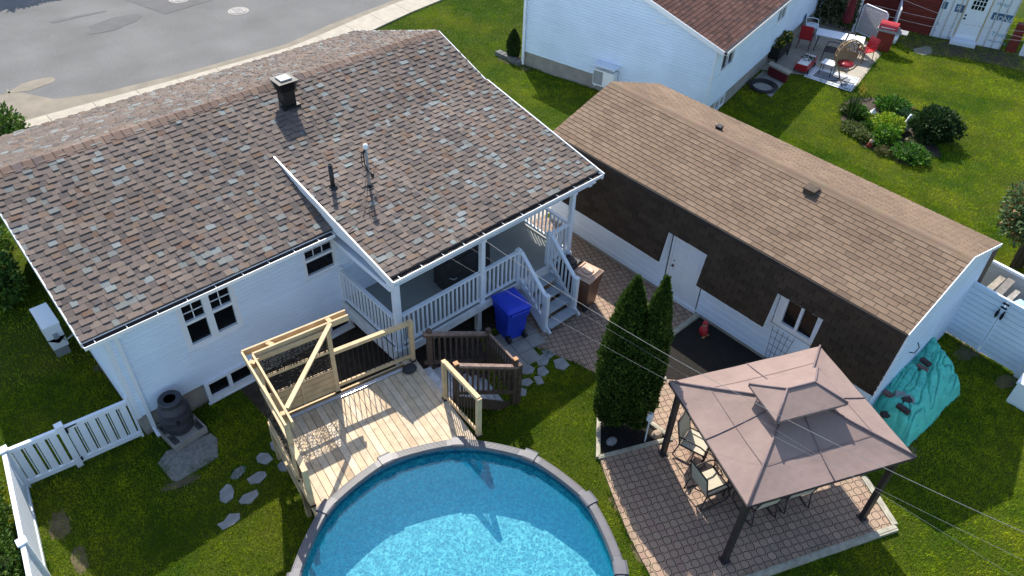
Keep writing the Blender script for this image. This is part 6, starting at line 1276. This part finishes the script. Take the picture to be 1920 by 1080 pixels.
for k, (u, v, a, c) in enumerate(((112, 985, .30, .55), (150, 1050, .22, .5), (185, 690, .2, .2), (1012, 38, .5, .3), (1168, 950, .3, .6), (1205, 1040, .25, .5), (1820, 655, .9, .35), (1885, 715, .5, .3), (1700, 850, .5, .2), (340, 905, .6, .18), (1790, 95, 1.0, .4), (985, 128, .3, .4), (200, 835, .5, .2))):
    q = W(u, v); sheet('bare_patch', blob(q.x, q.y, a*.65, c*.65, 26, seed=40+k, rot=-.2), .004+.0002*k, M['dirt'])
# ================================================================== GRASS
def vn(x, y, s, seed):
    "smooth value noise in -1..1"
    g = np.random.default_rng(seed).uniform(-1, 1, (256, 256)); X_, Y_ = x/s+1000, y/s+1000; i = np.floor(X_).astype(int); j = np.floor(Y_).astype(int); fx = X_-i; fy = Y_-j
    fx = fx*fx*(3-2*fx); fy = fy*fy*(3-2*fy); i %= 256; j %= 256; i2 = (i+1) % 256; j2 = (j+1) % 256
    return (g[i, j]*(1-fx)+g[i2, j]*fx)*(1-fy)+(g[i, j2]*(1-fx)+g[i2, j2]*fx)*fy
def lawn_grass():
    rng = np.random.default_rng(4); CPn = np.array(CP); F_, Rr, Uu = np.array(f_), np.array(r_), np.array(u_)
    outs = []
    for (x0, x1, y0, y1, dens, hgt, wid) in ((-5, 22, -14.5, 3, 3300, .045, .010), (-5, 14, 3, 14, 700, .05, .016), (14, 28, 3, 17, 1600, .045, .013), (20, 40, -16, 3, 1400, .045, .014)):
        n = int((x1-x0)*(y1-y0)*dens); x = rng.uniform(x0, x1, n); y = rng.uniform(y0, y1, n)
        if x0 == 20: k = x > 22.0; x, y = x[k], y[k]
        d = np.stack([x, y, np.zeros_like(x)], 1)-CPn; dz = d@F_; u = 960+FPX*(d@Rr)/dz; v = 540-FPX*(d@Uu)/dz
        k = (u > -60) & (u < 1980) & (v > -40) & (v < 1130)
        k &= ~((x > 0) & (x < 10.65) & (y > 0) & (y < 7.67)); k &= ~((x > 12.05) & (x < 16.45) & (y > -9.9) & (y < .1)); k &= (np.hypot(x-PC.x, y-PC.y) > 2.76)
        c5, s5 = math.cos(th), math.sin(th); lx = (x-C2.x)*c5+(y-C2.y)*s5; ly = -(x-C2.x)*s5+(y-C2.y)*c5; k &= ~((lx > 0) & (lx < 20) & (ly > 0) & (ly < 7.62))
        lowy = np.interp(x, [q[0] for q in low], [q[1] for q in low]); k &= y < lowy
        ex = [patio_poly, planter_poly, bed_poly, path_poly, slab_poly, drive_poly, npatio, nhose, gbed, [(16.45, -9.75), (18.3, -9.75), (18.15, -13), (16.3, -13)],
              [(2.1, 0), (8.4, 0), (8.5, -2.4), (7.3, -2.3), (7.0, -3.0), (5.4, -3.6), (4.6, -4.6), (2.0, -4.5), (2.2, -2.4)], [(.2, -.03), (1.1, -.03), (1.1, -.9), (.2, -.9)]]
        ex += [[tuple(W(*c6(*a), 0)[:2]) for a in q] for q in sl]+[wp_(q) for q in rs]+[wp_([(300, 868), (312, 850), (372, 826), (402, 820), (404, 855), (370, 876), (330, 898)])]
        x, y = x[k], y[k]
        k = np.ones(len(x), bool)
        for q in ex: k &= ~inpoly(x, y, q)
        # worn spots: thinner grass
        worn = np.zeros(len(x))
        for (wu, wv, wr) in ((120, 990, .35), (130, 880, .5), (90, 900, .4), (150, 1060, .3), (1010, 40, .5), (1165, 950, .35), (1200, 1030, .35), (1145, 880, .3), (1730, 98, .8), (1790, 95, 1.2), (1870, 110, 1.5), (1820, 660, .8), (1790, 620, 1.0), (1890, 720, .5), (1690, 740, .6), (340, 910, .5), (290, 850, .4), (185, 690, .3), (1168, 950, .4), (112, 985, .4), (985, 128, .4), (200, 835, .5), (1700, 850, .5)):
            q = W(wu, wv); worn = np.maximum(worn, np.exp(-((x-q.x)**2+(y-q.y)**2)/(2*(wr*.6)**2)))
        k &= rng.random(len(x)) > worn*.80
        x, y = x[k], y[k]; n = len(x)
        f1 = vn(x, y, .9, 1)+.7*vn(x, y, .42, 2); f2 = vn(x, y, .16, 3)+.6*vn(x, y, .08, 4); t_ = np.clip(.48+f1*.40+f2*.18+rng.normal(0, .13, n), 0, 1)[:, None]
        t_ = np.clip(t_-.3*(y > 3.5)[:, None]+.1*(x > 22)[:, None], 0, 1)
        ca_ = np.array([.098, .245, .008]); cb2 = np.array([.50, .57, .020]); col = ca_+(cb2-ca_)*t_; dry = (rng.random(n) < .05)[:, None]; col = np.where(dry, np.array([.26, .22, .09]), col); col *= rng.uniform(.6, 1.35, n)[:, None]
        a = rng.uniform(0, 2*np.pi, n); h = hgt*rng.uniform(.5, 1.4, n)*(1+.35*f2); w = wid*rng.uniform(.6, 1.3, n); ln_ = rng.uniform(.2, .9, n)*h; b_ = rng.uniform(0, 2*np.pi, n)
        v0 = np.stack([x-np.cos(a)*w/2, y-np.sin(a)*w/2, np.zeros(n)], 1); v1 = np.stack([x+np.cos(a)*w/2, y+np.sin(a)*w/2, np.zeros(n)], 1); v2 = np.stack([x+np.cos(b_)*ln_, y+np.sin(b_)*ln_, h], 1)
        outs.append((np.stack([v0, v1, v2], 1).reshape(-1, 3), col))
    edges = [patio_poly[:5], [(6.84, -6.72), (8.62, -5.12)], [(6.0, -10.02), (10.08, -11.75)], [(10.12, -11.7), (10.7, -10.72)], [(-2.27, .30), (-2.65, -2.2)], [(-2.2, .28), (-.1, .03)], [(1.1, -.02), (2.0, -.02)], [(8.6, -5.0), (8.46, -4.4), (8.1, -3.5)], [(PC.x+2.78*math.cos(t), PC.y+2.78*math.sin(t)) for t in np.linspace(-.9, 3.6, 30)],
             [(16.4, -9.7), (16.28, -11.7)], [(19.98, .6), (18.4, 8.0)], npatio[:4], gbed+gbed[:1], [(12.1, -9.95), (16.4, -9.95)], [tuple(W(*c6(*a), 0)[:2]) for a in sl[0]], wp_([(300, 872), (330, 902), (408, 860)])]
    for E2 in edges:
        for (xa, ya), (xb, yb) in zip(E2, E2[1:]):
            L = math.hypot(xb-xa, yb-ya); n = int(L*260); s = rng.random(n); nx_, ny_ = -(yb-ya)/L, (xb-xa)/L; o2 = rng.normal(0, .05, n); x = xa+(xb-xa)*s+nx_*o2; y = ya+(yb-ya)*s+ny_*o2
            dens = vn(x, y, .35, 9); k = dens > -.15; x, y = x[k], y[k]; n = len(x); a = rng.uniform(0, 2*np.pi, n); h = rng.uniform(.05, .13, n); w = rng.uniform(.008, .016, n); b_ = rng.uniform(0, 2*np.pi, n); l2 = h*rng.uniform(.2, .8, n)
            z0 = np.full(n, .0); outs.append((np.stack([np.stack([x-np.cos(a)*w/2, y-np.sin(a)*w/2, z0], 1), np.stack([x+np.cos(a)*w/2, y+np.sin(a)*w/2, z0], 1), np.stack([x+np.cos(b_)*l2, y+np.sin(b_)*l2, h], 1)], 1).reshape(-1, 3), np.array([.07, .17, .012])*rng.uniform(.5, 1.6, n)[:, None]))
    V = np.concatenate([o[0] for o in outs]).astype(np.float32); Cc = np.concatenate([o[1] for o in outs]); n = len(Cc); print('grass blades', n)
    me = bpy.data.meshes.new('grass'); me.vertices.add(n*3); me.vertices.foreach_set('co', V.ravel()); me.loops.add(n*3); me.loops.foreach_set('vertex_index', np.arange(n*3, dtype=np.int32)); me.polygons.add(n)
    me.polygons.foreach_set('loop_start', np.arange(0, n*3, 3, dtype=np.int32)); me.update(calc_edges=True); me.materials.append(M['grassb'])
    at = me.attributes.new('Col', 'FLOAT_COLOR', 'FACE'); q = np.ones((n, 4), np.float32); q[:, :3] = Cc; at.data.foreach_set('color', q.ravel())
    o = bpy.data.objects.new('grass', me); scene.collection.objects.link(o); tag(o, 'short mown green and yellowish grass of the lawns', 'grass', None, 'stuff')
lawn_grass()
